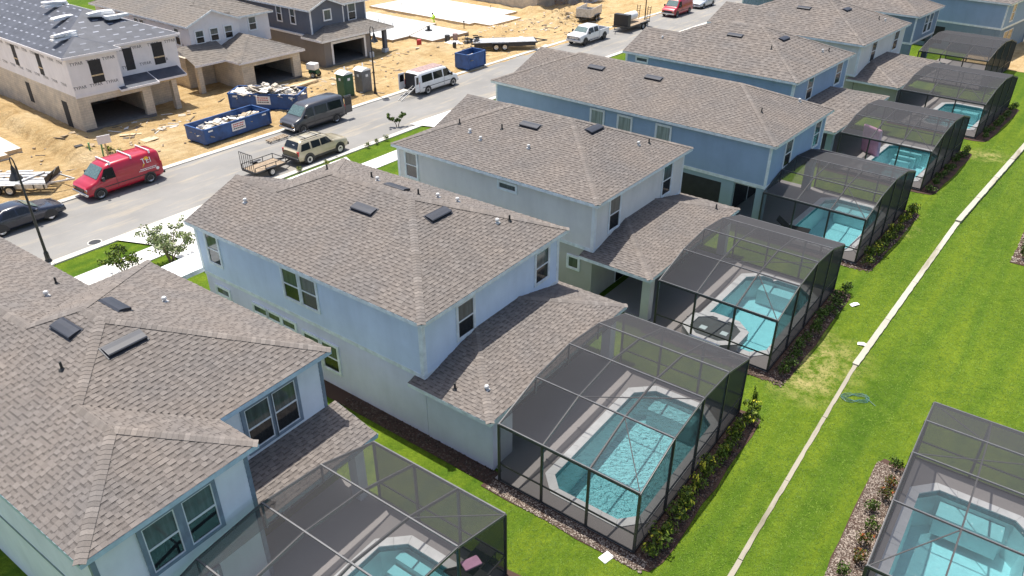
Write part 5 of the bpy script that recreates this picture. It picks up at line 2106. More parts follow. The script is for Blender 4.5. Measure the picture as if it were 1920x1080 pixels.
def person(x, y, z, rz, label, pose, shirt):
    T = thing('person', label, 'person', (x, y, z), rz)
    if pose == 'crouch':
        J = [(0, 0, 0.42), (0.05, 0, 0.62), (0.2, 0, 0.84), (0.27, 0, 0.93), (0.33, 0, 1.03),
             (0.36, 0.13, 0.5), (0.1, 0.14, 0.09), (0.28, 0.14, 0.03), (0.36, -0.13, 0.5), (0.1, -0.14, 0.09), (0.28, -0.14, 0.03),
             (0.2, 0.21, 0.80), (0.38, 0.25, 0.58), (0.6, 0.16, 0.45), (0.2, -0.21, 0.80), (0.4, -0.25, 0.56), (0.6, -0.16, 0.4)]
    else:
        J = [(0, 0, 0.92), (0, 0, 1.15), (0, 0, 1.42), (0, 0, 1.52), (0.02, 0, 1.66),
             (0.02, 0.1, 0.5), (0, 0.11, 0.08), (0.16, 0.12, 0.03), (0.02, -0.1, 0.5), (0, -0.11, 0.08), (0.16, -0.12, 0.03),
             (0, 0.2, 1.4), (0.02, 0.25, 1.12), (0.15, 0.22, 0.9), (0, -0.2, 1.4), (0.02, -0.25, 1.12), (0.15, -0.22, 0.9)]
    Ed = [(0, 1), (1, 2), (2, 3), (3, 4), (0, 5), (5, 6), (6, 7), (0, 8), (8, 9), (9, 10), (2, 11), (11, 12), (12, 13), (2, 14), (14, 15), (15, 16)]
    rad = [0.15, 0.14, 0.15, 0.06, 0.10, 0.075, 0.05, 0.04, 0.075, 0.05, 0.04, 0.065, 0.045, 0.035, 0.065, 0.045, 0.035]
    me = bpy.data.meshes.new('body')
    me.from_pydata(J, Ed, [])
    for mt in (shirt, 'denim', 'skin'):
        me.materials.append(MATS[mt])
    o = link('body', me, T)
    md = o.modifiers.new('skin', 'SKIN')
    for i, sv in enumerate(me.skin_vertices[0].data):
        sv.radius = (rad[i], rad[i])
        sv.use_root = i == 0
    sub = o.modifiers.new('sub', 'SUBSURF')
    sub.levels = sub.render_levels = 2
    dg = bpy.context.evaluated_depsgraph_get()
    m2 = bpy.data.meshes.new_from_object(o.evaluated_get(dg))
    bpy.data.objects.remove(o)
    for p in m2.polygons:
        c = p.center
        hip_z = J[0][2]
        if pose == 'crouch':
            p.material_index = 2 if c.z > 0.93 or (c.x > 0.45 and c.z < 0.56 and c.z > 0.3) else (1 if c.z < 0.56 else 0)
        else:
            p.material_index = 2 if c.z > 1.5 or (abs(c.y) > 0.17 and c.z < 1.0) else (1 if c.z < 0.95 else 0)
        p.use_smooth = True
    m2.materials.clear()
    for mt in (shirt, 'denim', 'skin'):
        m2.materials.append(MATS[mt])
    link('body', m2, T)
    hp = J[4]
    m = MB()
    m.lathe([(0.0, 0.13), (0.08, 0.11), (0.115, 0.05), (0.12, 0.0), (0.10, -0.03)], (hp[0] - 0.01, hp[1], hp[2] + 0.02), 12)
    m.build('hair', 'hair', T, smooth=True)
    return T


x, y = frame_pt(FO, 46.9, 7.4)
person(x, y, 0.42, 200, 'crouching worker in a lime green shirt at the slab edge', 'crouch', 'hi_vis')
x, y = frame_pt(FO, 47.6, 3.2)
T = thing('marker_stake', 'short dark stake standing between the two slabs', 'stake', (x, y, 0.05))
m = MB()
m.tube((0, 0, 0), (0.03, 0, 0.8), 0.05, 0.045, 8)
m.build('shaft', 'black_iron', T)
m = MB()
m.lathe([(0.0, 0.98), (0.1, 0.95), (0.12, 0.82), (0.05, 0.78)], n=10)
m.build('cap', 'plastic_dark', T)

# ---------------------------------------------------------------- vehicles 
def ring_pts(s):
    x, zb, zm, zr, wb, wr = s
    h = [(wb * 0.9, zb), (wb, zb + 0.13), (wb * 1.0, (zb + zm) / 2), (wb * 0.985, zm), (wr, zr - (zr - zm) * 0.16), (wr - 0.05 - 0.06 * wr, zr - 0.02), (wr * 0.55, zr)]
    return [(x, y, z) for y, z in h] + [(x, -y, z) for y, z in h[::-1]]


def shell(st, name, mat, T):
    m = MB()
    n = 14
    for s in st:
        m.v.extend(ring_pts(s))
    for i in range(len(st) - 1):
        for j in range(n):
            k = (j + 1) % n
            m.f.append((i * n + j, i * n + k, (i + 1) * n + k, (i + 1) * n + j))
    m.f.append(tuple(range(n)))
    m.f.append(tuple(range((len(st) - 1) * n, len(st) * n))[::-1])
    m.m = [0] * len(m.f)
    m.t = [0.5] * len(m.f)
    o = m.build(name, mat, T, smooth=True)
    return o


def at(st, x):
    for a, b in zip(st, st[1:]):
        if b[0] <= x <= a[0]:
            t = (a[0] - x) / (a[0] - b[0])
            return tuple(p + (q - p) * t for p, q in zip(a, b))
    return st[-1]


def side_y(st, x, z):
    s = at(st, x)
    zt = s[3] - (s[3] - s[2]) * 0.16
    t = max(0, min(1, (z - s[2]) / max(0.05, zt - s[2])))
    return s[4] * 0.985 + (s[5] - s[4] * 0.985) * t


def glass_side(T, st, pts, name='side_window', mat='car_glass', sides=(1, -1)):
    for sd in sides:
        m = MB()
        q = [(x, sd * (side_y(st, x, z) + 0.014), z) for x, z in pts]
        m.add(q, [tuple(range(len(q)))])
        m.build(name, mat, T)


def glass_top(T, st, x0, x1, name='windshield', mat='windshield', inset=0.08, f0=0.10, f1=0.9):
    """pane lying on the sloping face between two stations"""
    a, b = at(st, x0), at(st, x1)
    m = MB()
    nx = Vector((b[3] - a[3], 0, -(x1 - x0)))
    nx = nx.normalized() * (0.02 if nx.z > 0 else -0.02)

    def p(t, sgn, wide):
        s = tuple(i + (j - i) * t for i, j in zip(a, b))
        return (s[0] + nx.x, sgn * (s[5] - 0.10) * wide, s[3] + nx.z + 0.004)
    rows = []
    for t in (f0, (f0 + f1) / 2, f1):
        rows.append([p(t, 1, 1.0), p(t, 1, 0.5), p(t, -1, 0.5), p(t, -1, 1.0)])
    vs = [v for r in rows for v in r]
    vs = [(v[0], v[1], v[2] + (0.0 if i % 4 in (0, 3) else 0.012)) for i, v in enumerate(vs)]
    m.add(vs, [(r * 4 + c, r * 4 + c + 1, (r + 1) * 4 + c + 1, (r + 1) * 4 + c) for r in range(2) for c in range(3)])
    m.build(name, mat, T)


WH = {}


def wheel_meshes(r, w_, rim):
    k = (r, w_, rim)
    if k not in WH:
        t, q, a = MB(), MB(), MB()
        t.lathe([(r * 0.60, -w_ / 2 + 0.01), (r * 0.9, -w_ / 2), (r, -w_ / 2 + 0.04), (r, w_ / 2 - 0.04), (r * 0.9, w_ / 2), (r * 0.60, w_ / 2 - 0.01)], n=20, axis='Y')
        q.lathe([(0.0, w_ / 2 - 0.03), (r * 0.16, w_ / 2 - 0.02), (r * 0.2, w_ / 2 - 0.06), (r * 0.5, w_ / 2 - 0.045), (r * 0.62, w_ / 2 - 0.005), (r * 0.62, -w_ / 2 + 0.005), (r * 0.3, -w_ / 2 + 0.03), (0, -w_ / 2 + 0.03)], n=18, axis='Y')
        for i in range(6):
            b = 6.283 * i / 6
            for sg in (1, -1):
                M = Matrix.Rotation(b, 4, 'Y') @ Matrix.Translation((r * 0.38, sg * (w_ / 2 - 0.042), 0))
                a.obox(M, (r * 0.20, 0.03, r * 0.16))
        WH[k] = (t.mesh('tyre', 'rubber'), q.mesh('rim', rim), a.mesh('rim_slot', 'plastic_dark'))
    return WH[k]


def wheel(T, x, y, r=0.37, w_=0.24, rim='rim_steel', z=None):
    t, q, a = wheel_meshes(r, w_, rim)
    o = link('wheel', t, T)
    o.location = (x, y, r if z is None else z)
    link('rim', q, o)
    link('rim_slot', a, o)


def arches(T, st, xs, r, mat='plastic_dark'):
    for x in xs:
        for sg in (1, -1):
            m = MB()
            y = at(st, x)[4]
            n = 18
            pts = [(x + r * 1.2 * math.cos(6.283 * i / n), sg * (y + 0.008), max(0.25, r + r * 1.2 * math.sin(6.283 * i / n))) for i in range(n)]
            m.add(pts, [tuple(range(n))])
            m.build('wheel_arch', mat, T)


def box_part(T, name, mat, x0, x1, y0, y1, z0, z1, bev=0.02):
    m = MB()
    m.bx(x0, x1, y0, y1, z0, z1)
    return m.build(name, mat, T, bevel=bev)


def lamps(T, x, y, z, mat, name, dy=0.18, dz=0.09, dx=0.06):
    for sg in (1, -1):
        box_part(T, name, mat, x - dx, x + dx, sg * y - dy, sg * y + dy, z - dz, z + dz, 0.015)


VAN = [(2.64, 0.42, 0.74, 0.86, 0.86, 0.82), (2.54, 0.34, 0.84, 1.02, 0.95, 0.88), (2.2, 0.32, 0.96, 1.13, 0.99, 0.90), (1.88, 0.30, 1.03, 1.22, 1.0, 0.92),
       (1.12, 0.30, 1.10, 1.96, 1.0, 0.82), (0.8, 0.30, 1.12, 2.06, 1.0, 0.82), (-0.8, 0.30, 1.12, 2.09, 1.0, 0.83), (-2.25, 0.30, 1.12, 2.08, 1.0, 0.83), (-2.54, 0.34, 1.12, 2.03, 0.99, 0.81), (-2.62, 0.40, 1.10, 1.94, 0.96, 0.76)]


def van(label, x, y, rz, paint, group='vans along the street', windows=False, trim='chrome'):
    T = thing('van', label, 'van', (x, y, 0.04), rz, group)
    shell(VAN, 'body', paint, T)
    glass_top(T, VAN, 1.88, 1.12)
    glass_side(T, VAN, [(1.62, 1.16), (0.62, 1.16), (0.62, 1.82), (1.22, 1.82)], 'door_window')
    if windows:
        glass_side(T, VAN, [(0.45, 1.18), (-0.75, 1.18), (-0.75, 1.82), (0.45, 1.82)])
        glass_side(T, VAN, [(-0.9, 1.18), (-2.3, 1.18), (-2.25, 1.80), (-0.9, 1.82)])
    for xw in (1.85, -1.6):
        for sg in (1, -1):
            wheel(T, xw, sg * 0.90, 0.37, 0.25)
    arches(T, VAN, (1.85, -1.6), 0.37)
    box_part(T, 'bumper', trim, 2.58, 2.73, -0.93, 0.93, 0.38, 0.56, 0.04)
    box_part(T, 'bumper', 'plastic_dark', -2.76, -2.60, -0.95, 0.95, 0.40, 0.58, 0.03)
    box_part(T, 'grille', 'plastic_dark', 2.56, 2.665, -0.52, 0.52, 0.60, 0.83, 0.02)
    lamps(T, 2.58, 0.72, 0.78, 'lamp_clear', 'headlight', 0.16, 0.07)
    lamps(T, 2.60, 0.74, 0.66, 'lamp_amber', 'turn_signal', 0.14, 0.03)
    lamps(T, -2.59, 0.90, 1.05, 'lamp_red', 'tail_light', 0.05, 0.22)
    for sg in (1, -1):
        box_part(T, 'mirror', 'plastic_dark', 1.42, 1.60, sg * 1.13 - 0.08, sg * 1.13 + 0.08, 1.15, 1.42, 0.03)
        m = MB()
        m.bx(0.6, 0.62, sg * 1.004 - 0.004, sg * 1.004 + 0.004, 0.45, 1.12)
        m.build('door_gap', 'plastic_dark', T)
        box_part(T, 'side_moulding', 'plastic_dark', -2.3, 1.5, sg * 1.004 - 0.008, sg * 1.004 + 0.008, 0.70, 0.75, 0)
    return T


RV = van('red cargo van with white roof bars and a lettered logo on its side', -25.95, 45.1, 232.8, 'paint_red')
for xx in (0.75, -0.7, -2.0):
    m = MB()
    m.bar((xx, -0.86, 2.17), (xx, 0.86, 2.17), 0.07, 0.05)
    for sg in (1, -1):
        m.bx(xx - 0.05, xx + 0.05, sg * 0.8 - 0.04, sg * 0.8 + 0.04, 1.98, 2.17)
    m.build('roof_bar', 'sign_white', RV)


def decal(T, body, size, x, z, mat, tilt=0):
    yy = side_y(VAN, x, z) + 0.02
    lean = math.atan2(1.0 - 0.83, 1.93 - 1.12)
    M = Matrix.Translation((x, yy, z)) @ Matrix.Rotation(R(180), 4, 'Z') @ Matrix.Rotation(R(90) - lean, 4, 'X')
    return text_mesh('lettering', body, size, mat, T, M)


decal(RV, 'TEI', 0.52, -1.62, 1.42, 'ink_white')
m = MB()
cx, cz = -1.66, 1.72
n = 16
m.add([(cx + 0.16 * math.cos(6.283 * i / n), side_y(VAN, cx, cz) + 0.017, cz + 0.13 * math.sin(6.283 * i / n)) for i in range(n)], [tuple(range(n))])
m.build('sun_emblem', 'ink_yellow', RV)
m = MB()
m.add([(-1.5, side_y(VAN, -1.5, 1.4) + 0.016, 1.42), (-1.24, side_y(VAN, -1.3, 1.3) + 0.018, 1.2), (-1.36, side_y(VAN, -1.3, 1.4) + 0.018, 1.42)], [(0, 1, 2)])
m.build('bolt_emblem', 'ink_yellow', RV)
m = MB()
for r_, zz in ((0, 1.10), (1, 1.00)):
    xx = -1.05 + 0.1 * r_
    while xx > -2.1:
        L = rnd.uniform(0.05, 0.12)
        m.bx(xx - L, xx, 0.99, 1.0125, zz - 0.022, zz + 0.022)
        xx -= L + 0.03
m.build('small_lettering', 'ink_white', RV)
m = MB()
m.tube((-2.25, 1.0, 0.9), (-2.25, 1.014, 0.9), 0.11, n=14)
m.build('round_badge', 'ink_white', RV)

GV = van('dark grey passenger van with a rear door swung open', -15.85, 57.9, 232.3, 'paint_grey', windows=True)
box_part(GV, 'rear_door', 'paint_grey', -3.4, -2.66, 0.86, 0.93, 0.5, 1.95, 0.02)
m = MB()
m.bx(-3.33, -2.73, 0.935, 0.945, 1.15, 1.8)
m.build('door_window', 'car_glass', GV)
box_part(GV, 'load_bay_shade', 'interior_shade', -2.66, -2.628, -0.8, 0.8, 0.55, 1.85, 0)  # dark panel over the closed rear, painted as the shaded interior

WV = van('white van with rust-stained roof, open rear doors and a ladder hanging out', -7.15, 68.55, 52.5, 'paint_white', windows=True)
m = MB()
m.bx(-2.3, 0.9, -0.62, 0.62, 2.05, 2.105)
m.build('rusty_roof_panel', 'rust_roof', WV, bevel=0.02)
box_part(WV, 'load_bay_shade', 'interior_shade', -2.68, -2.628, -0.82, 0.82, 0.5, 1.88, 0)  # interior shade painted as a dark panel on the rear
for sg in (1, -1):
    box_part(WV, 'rear_door', 'paint_white', -3.38 if sg > 0 else -3.16, -2.66, sg * 0.93 - 0.04, sg * 0.93 + 0.04, 0.45, 1.92, 0.02)
    m = MB()
    m.bx(-3.26 if sg > 0 else -3.06, -2.76, sg * 0.93 - 0.046, sg * 0.93 + 0.046, 1.15, 1.78)
    m.build('door_window', 'car_glass', WV)
a = R(52.5)


def local(o, x, y, z):
    c, s = math.cos(o.rotation_euler.z), math.sin(o.rotation_euler.z)
    return (o.location.x + x * c - y * s, o.location.y + x * s + y * c, o.location.z + z)


LT = thing('ladder', 'aluminium ladder hanging out of the white van onto the road', 'ladder', local(WV, -2.6, -0.4, 0), 52.5)
for sg in (-0.2, 0.2):
    m = MB()
    m.bar((0, sg, 0.95), (-2.1, sg, 0.03), 0.03, 0.08)
    m.build('rail', 'aluminium', LT)
for i in range(7):
    m = MB()
    t = (i + 0.5) / 7
    m.tube((-2.1 * t, -0.2, 0.95 - 0.92 * t), (-2.1 * t, 0.2, 0.95 - 0.92 * t), 0.02, n=6)
    m.build('rung', 'aluminium', LT)
RV2 = van('smaller red van seen from the front at the top of the street', 22.3, 103.6, 232, 'paint_red')

# SUV
SUVS = [(2.34, 0.42, 0.72, 0.84, 0.78, 0.72), (2.22, 0.36, 0.88, 1.0, 0.88, 0.80), (1.75, 0.34, 0.96, 1.10, 0.92, 0.84), (1.15, 0.32, 1.02, 1.16, 0.93, 0.86),
        (0.45, 0.32, 1.05, 1.66, 0.93, 0.74), (0.15, 0.32, 1.05, 1.74, 0.93, 0.74), (-1.6, 0.32, 1.05, 1.76, 0.93, 0.74), (-1.95, 0.34, 1.05, 1.70, 0.92, 0.73), (-2.25, 0.38, 1.05, 1.22, 0.90, 0.80), (-2.34, 0.45, 0.95, 1.06, 0.86, 0.78)]
SV = thing('suv', 'gold SUV with black roof rails towing an empty trailer', 'car', (-14.05, 50.9, 0.04), 52.8)
shell(SUVS, 'body', 'paint_gold', SV)
glass_top(SV, SUVS, 1.15, 0.45)
glass_top(SV, SUVS, -1.95, -2.25, 'rear_window', 'car_glass', f0=0.05, f1=0.92)
glass_side(SV, SUVS, [(0.80, 1.10), (-0.2, 1.10), (-0.2, 1.56), (0.42, 1.56)])
glass_side(SV, SUVS, [(-0.28, 1.10), (-1.05, 1.10), (-1.05, 1.58), (-0.28, 1.56)])
glass_side(SV, SUVS, [(-1.2, 1.10), (-2.05, 1.10), (-1.85, 1.54), (-1.2, 1.58)])
for xw in (1.45, -1.42):
    for sg in (1, -1):
        wheel(SV, xw, sg * 0.84, 0.37, 0.25)
arches(SV, SUVS, (1.45, -1.42), 0.40)
box_part(SV, 'bumper', 'plastic_dark', 2.24, 2.42, -0.85, 0.85, 0.40, 0.62, 0.05)
box_part(SV, 'bumper', 'plastic_dark', -2.46, -2.26, -0.88, 0.88, 0.42, 0.66, 0.05)
box_part(SV, 'grille', 'plastic_dark', 2.26, 2.37, -0.42, 0.42, 0.66, 0.84)
lamps(SV, 2.26, 0.64, 0.80, 'lamp_clear', 'headlight', 0.15, 0.08)
lamps(SV, -2.27, 0.80, 0.98, 'lamp_red', 'tail_light', 0.085, 0.16, 0.07)
for sg in (1, -1):
    m = MB()
    m.bar((0.1, sg * 0.6, 1.83), (-1.75, sg * 0.6, 1.84), 0.05, 0.05)
    m.build('roof_rail', 'plastic_dark', SV)
    box_part(SV, 'mirror', 'paint_gold', 0.72, 0.88, sg * 1.02 - 0.08, sg * 1.02 + 0.08, 1.08, 1.24, 0.03)
    box_part(SV, 'sill_cladding', 'plastic_dark', -1.9, 1.9, sg * 0.925 - 0.012, sg * 0.925 + 0.012, 0.36, 0.52, 0)
for xx in (-0.3, -1.3):
    m = MB()
    m.bar((xx, -0.6, 1.86), (xx, 0.6, 1.86), 0.06, 0.03)
    m.build('roof_bar', 'plastic_dark', SV)
box_part(SV, 'window_sticker', 'sign_white', -2.13, -2.11, -0.32, -0.12, 1.36, 1.52, 0)

# sedans
SED = [(2.40, 0.40, 0.56, 0.66, 0.70, 0.62), (2.28, 0.30, 0.66, 0.76, 0.84, 0.74), (1.7, 0.26, 0.76, 0.88, 0.90, 0.80), (1.05, 0.24, 0.84, 0.96, 0.91, 0.82), (0.25, 0.24, 0.88, 1.38, 0.91, 0.66),
       (-0.1, 0.24, 0.88, 1.44, 0.91, 0.65), (-0.9, 0.24, 0.89, 1.42, 0.91, 0.65), (-1.65, 0.26, 0.90, 1.08, 0.90, 0.78), (-2.2, 0.3, 0.88, 1.02, 0.87, 0.76), (-2.38, 0.38, 0.80, 0.94, 0.80, 0.68)]


def sedan(label, x, y, rz, paint):
    T = thing('sedan', label, 'car', (x, y, 0.04), rz)
    shell(SED, 'body', paint, T)
    glass_top(T, SED, 1.05, 0.25)
    glass_top(T, SED, -0.9, -1.65, 'rear_window', 'car_glass')
    glass_side(T, SED, [(0.72, 0.93), (-0.28, 0.93), (-0.28, 1.31), (0.2, 1.29)])
    glass_side(T, SED, [(-0.35, 0.93), (-1.25, 0.95), (-0.95, 1.29), (-0.35, 1.31)])
    for xw in (1.42, -1.38):
        for sg in (1, -1):
            wheel(T, xw, sg * 0.80, 0.33, 0.22, 'chrome')
    arches(T, SED, (1.42, -1.38), 0.33)
    lamps(T, 2.22, 0.62, 0.68, 'lamp_clear', 'headlight', 0.15, 0.06, 0.08)
    lamps(T, -2.3, 0.66, 0.84, 'lamp_red', 'tail_light', 0.14, 0.06)
    box_part(T, 'bumper', paint, 2.26, 2.44, -0.74, 0.74, 0.3, 0.5, 0.06)
    box_part(T, 'bumper', paint, -2.45, -2.28, -0.78, 0.78, 0.34, 0.56, 0.06)
    box_part(T, 'grille', 'plastic_dark', 2.3, 2.42, -0.4, 0.4, 0.52, 0.62)
    for sg in (1, -1):
        box_part(T, 'mirror', paint, 0.62, 0.78, sg * 0.98 - 0.08, sg * 0.98 + 0.08, 0.92, 1.06, 0.03)
    return T


sedan('dark navy sedan at the left edge behind the lamp post', -29.45, 39.3, 52.3, 'paint_navy')
sedan('white car parked behind the farthest red van', 26.9, 109.1, 232, 'paint_silver')

# pickup
PU = thing('pickup_truck', 'white crew cab pickup pulling the black tank trailer', 'truck', (9.05, 87.8, 0.04), 232)
PS = [(2.95, 0.5, 0.92, 1.08, 0.88, 0.82), (2.85, 0.42, 1.05, 1.22, 0.98, 0.9), (1.75, 0.42, 1.12, 1.30, 1.0, 0.92), (1.05, 0.42, 1.18, 1.85, 1.0, 0.78), (0.8, 0.42, 1.18, 1.92, 1.0, 0.78), (-0.75, 0.42, 1.18, 1.92, 1.0, 0.78), (-0.95, 0.42, 1.18, 1.86, 1.0, 0.76)]
shell(PS, 'cab', 'paint_white', PU)
glass_top(PU, PS, 1.75, 1.05)
glass_side(PU, PS, [(1.45, 1.22), (0.25, 1.22), (0.25, 1.74), (1.08, 1.74)])
glass_side(PU, PS, [(0.12, 1.22), (-0.7, 1.22), (-0.7, 1.74), (0.12, 1.74)])
for sg in (1, -1):
    box_part(PU, 'bed_side', 'paint_white', -3.0, -1.0, sg * 0.96 - 0.06, sg * 0.96 + 0.06, 0.5, 1.28, 0.03)
    box_part(PU, 'mirror', 'plastic_dark', 1.3, 1.48, sg * 1.16 - 0.08, sg * 1.16 + 0.08, 1.2, 1.5, 0.03)
    box_part(PU, 'running_board', 'chrome', -0.9, 1.2, sg * 1.02 - 0.08, sg * 1.02 + 0.08, 0.4, 0.46, 0.01)
box_part(PU, 'bed_floor', 'plastic_dark', -2.95, -1.0, -0.9, 0.9, 0.7, 0.76)
box_part(PU, 'bed_front', 'paint_white', -1.06, -0.97, -0.9, 0.9, 0.7, 1.28)
box_part(PU, 'tailgate', 'paint_white', -3.04, -2.95, -0.9, 0.9, 0.6, 1.26)
for xw in (2.0, -2.0):
    for sg in (1, -1):
        wheel(PU, xw, sg * 0.9, 0.42, 0.28, 'plastic_dark')
for x in (2.0, -2.0):
    for sg in (1, -1):
        m = MB()
        n = 18
        m.add([(x + 0.52 * math.cos(6.283 * i / n), sg * 1.028, max(0.4, 0.42 + 0.52 * math.sin(6.283 * i / n))) for i in range(n)], [tuple(range(n))])
        m.build('wheel_arch', 'plastic_dark', PU)
box_part(PU, 'bumper', 'chrome', 2.9, 3.1, -0.95, 0.95, 0.5, 0.72, 0.04)
box_part(PU, 'grille', 'chrome', 2.9, 3.0, -0.6, 0.6, 0.78, 1.1, 0.02)
lamps(PU, 2.86, 0.78, 0.95, 'lamp_clear', 'headlight', 0.15, 0.13)


# trailers
def trailer_base(T, L, W_, z, mat, wheels, r=0.33):
    for sg in (1, -1):
        m = MB()
        m.bar((-L / 2, sg * W_ / 2, z), (L / 2, sg * W_ / 2, z), 0.07, 0.14)
        m.build('side_rail', mat, T)
    for i in range(2):
        m = MB()
        xx = (-L / 2, L / 2)[i]
        m.bar((xx, -W_ / 2, z), (xx, W_ / 2, z), 0.07, 0.14)
        m.build('end_rail', mat, T)
    for xw in wheels:
        for sg in (1, -1):
            wheel(T, xw, sg * (W_ / 2 + 0.15), r, 0.2)
    for sg in (1, -1):
        m = MB()
        m.bar((L / 2, sg * W_ * 0.35, z), (L / 2 + 1.3, 0, z - 0.05), 0.07, 0.1)
        m.build('tongue', mat, T)
    for sg in (1, -1):
        m = MB()
        m.bx(min(wheels) - 0.45, max(wheels) + 0.45, sg * (W_ / 2 + 0.15) - 0.12, sg * (W_ / 2 + 0.15) + 0.12, 2 * r + 0.03, 2 * r + 0.06)
        m.build('fender', mat, T)


def planks(T, L, W_, z, n, mat):
    for i in range(n):
        m = MB()
        w_ = W_ / n
        m.bx(-L / 2, L / 2, -W_ / 2 + i * w_ + 0.01, -W_ / 2 + (i + 1) * w_ - 0.01, z, z + 0.04)
        m.build('deck_plank', mat, T)


UT = thing('utility_trailer', 'small open trailer with raised mesh gate behind the gold SUV', 'trailer', (-17.0, 47.75, 0.04), 52.8)
trailer_base(UT, 2.6, 1.5, 0.42, 'black_iron', (-0.1,), 0.28)
planks(UT, 2.5, 1.4, 0.46, 8, 'wood_deck')
for sg in (1, -1):
    m = MB()
    m.bar((-1.3, sg * 0.75, 0.82), (1.3, sg * 0.75, 0.82), 0.04, 0.04)
    m.build('top_rail', 'black_iron', UT)
m = MB()
m.bar((1.3, -0.75, 0.82), (1.3, 0.75, 0.82), 0.04, 0.04)
m.build('top_rail', 'black_iron', UT)
for x in (-1.28, -0.43, 0.43, 1.28):
    for sg in (1, -1):
        m = MB()
        m.bar((x, sg * 0.75, 0.45), (x, sg * 0.75, 0.82), 0.04, 0.04)
        m.build('stake', 'black_iron', UT)
gate = MB()
for zz in (0.5, 1.75):
    gate.bar((-1.36, -0.72, zz), (-1.36, 0.72, zz), 0.04, 0.04)
for i in range(7):
    gate.bar((-1.36, -0.72 + 0.24 * i, 0.5), (-1.36, -0.72 + 0.24 * i, 1.75), 0.03, 0.03)
gate.build('ramp_gate', 'black_iron', UT)

AT = thing('car_hauler_trailer', 'aluminium open-deck trailer beside the front of the red van', 'trailer', (-33.0, 44.75, 0.08), 4)
trailer_base(AT, 5.6, 2.2, 0.62, 'aluminium', (-0.4, 0.45), 0.34)
for yy in (-0.9, -0.6, -0.2, 0.35, 0.8):
    m = MB()
    m.bx(-2.7, 2.7, yy - 0.15, yy + 0.15, 0.7, 0.74)
    m.build('deck_plank', 'aluminium', AT)
for xx in (-1.8, -0.6, 0.7, 1.9):
    m = MB()
    m.bx(xx - 0.06, xx + 0.06, -1.08, 1.08, 0.60, 0.69)
    m.build('cross_member', 'aluminium', AT)
for i in range(9):
    m = MB()
    xx = -2.6 + 0.65 * i
    m.bx(xx - 0.03, xx + 0.03, -1.18, -1.14, 0.38, 0.68)
    m.build('stake_pocket', 'black_iron', AT)
m = MB()
m.bx(-2.8, 2.8, -1.14, -1.1, 0.40, 0.62)
m.build('side_skirt', 'aluminium', AT)
m = MB()
m.bar((1.0, -0.9, 0.80), (1.9, 0.7, 0.82), 0.2, 0.08)
m.build('ramp', 'aluminium', AT)
m = MB()
m.bar((2.8, -0.6, 0.7), (2.8, 0.6, 1.15), 0.06, 0.06)
m.bar((2.8, 0.6, 0.7), (2.8, -0.6, 1.15), 0.06, 0.06)
m.bx(2.72, 2.78, -1.05, 1.05, 0.7, 1.1)
m.build('front_stop', 'black_iron', AT)

DT = thing('deck_trailer', 'long dark flatbed trailer with tandem white wheels on the dirt', 'trailer', (-0.6, 84.2, 0.15), 8)
trailer_base(DT, 7.2, 2.3, 0.75, 'black_iron', (-1.0, -0.05), 0.38)
planks(DT, 7.0, 2.2, 0.82, 7, 'aluminium')
m = MB()
for i in range(26):
    M = Matrix.Translation((-3.6 + rnd.uniform(-0.6, 0.7), rnd.uniform(-1, 1), 0.95 + rnd.uniform(-0.3, 0.35))) @ Matrix.Rotation(rnd.uniform(0, 3), 4, 'Z') @ Matrix.Rotation(rnd.uniform(-0.5, 0.5), 4, 'X')
    m.obox(M, (rnd.uniform(0.4, 1.2), 0.08, 0.1), 0)
m.build('folded_ramps', 'black_iron', DT)
m = MB()
m.bx(-3.4, 3.4, -1.2, -1.16, 0.42, 0.72)
m.build('side_skirt', 'plastic_dark', DT)

BT = thing('tank_trailer', 'black tandem trailer carrying a white tank with ramps at its rear', 'trailer', (15.0, 94.7, 0.04), 232)
trailer_base(BT, 5.4, 2.1, 0.6, 'black_iron', (-1.6, -0.7), 0.36)
planks(BT, 5.2, 2.0, 0.66, 6, 'wood_deck')
box_part(BT, 'front_box', 'black_iron', 1.9, 2.6, -1.0, 1.0, 0.7, 2.05, 0.03)
m = MB()
m.lathe([(0.0, -1.7), (0.3, -1.66), (0.48, -1.5), (0.5, -1.3), (0.5, 1.3), (0.48, 1.5), (0.3, 1.66), (0.0, 1.7)], n=16, axis='Y')
tk = m.build('tank', 'sign_white', BT, smooth=True)
tk.location = (0.2, -0.35, 1.4)
tk.rotation_euler = (0, 0, R(90))
for yy in (-0.75, 0.75):
    m = MB()
    for s_ in (-0.2, 0.2):
        m.bar((-2.75, yy + s_, 0.7), (-2.95, yy + s_, 2.3), 0.05, 0.06)
    for i in range(6):
        zz = 0.85 + 0.26 * i
        m.bar((-2.77 - 0.025 * i, yy - 0.2, zz), (-2.77 - 0.025 * i, yy + 0.2, zz), 0.04, 0.04)
    m.build('loading_ramp', 'black_iron', BT)

DU = thing('dump_trailer', 'tipping trailer with pale rubble in its box on the dirt verge', 'trailer', (10.2, 99.6, 0.1), 245)
trailer_base(DU, 4.0, 1.9, 0.55, 'black_iron', (-0.6, 0.35), 0.35)
bm_ = MB()
ang = R(-9)
for (x0, x1, y0, y1, z0, z1) in ((-2.0, 2.0, -1.0, 1.0, 0.68, 0.74), (-2.0, 2.0, -1.04, -0.98, 0.74, 1.7), (-2.0, 2.0, 0.98, 1.04, 0.74, 1.7), (1.94, 2.0, -0.98, 0.98, 0.74, 1.7), (-2.0, -1.94, -0.98, 0.98, 0.74, 1.2)):
    bm_.bx(x0, x1, y0, y1, z0, z1)
bo = bm_.build('dump_box', 'aluminium', DU)


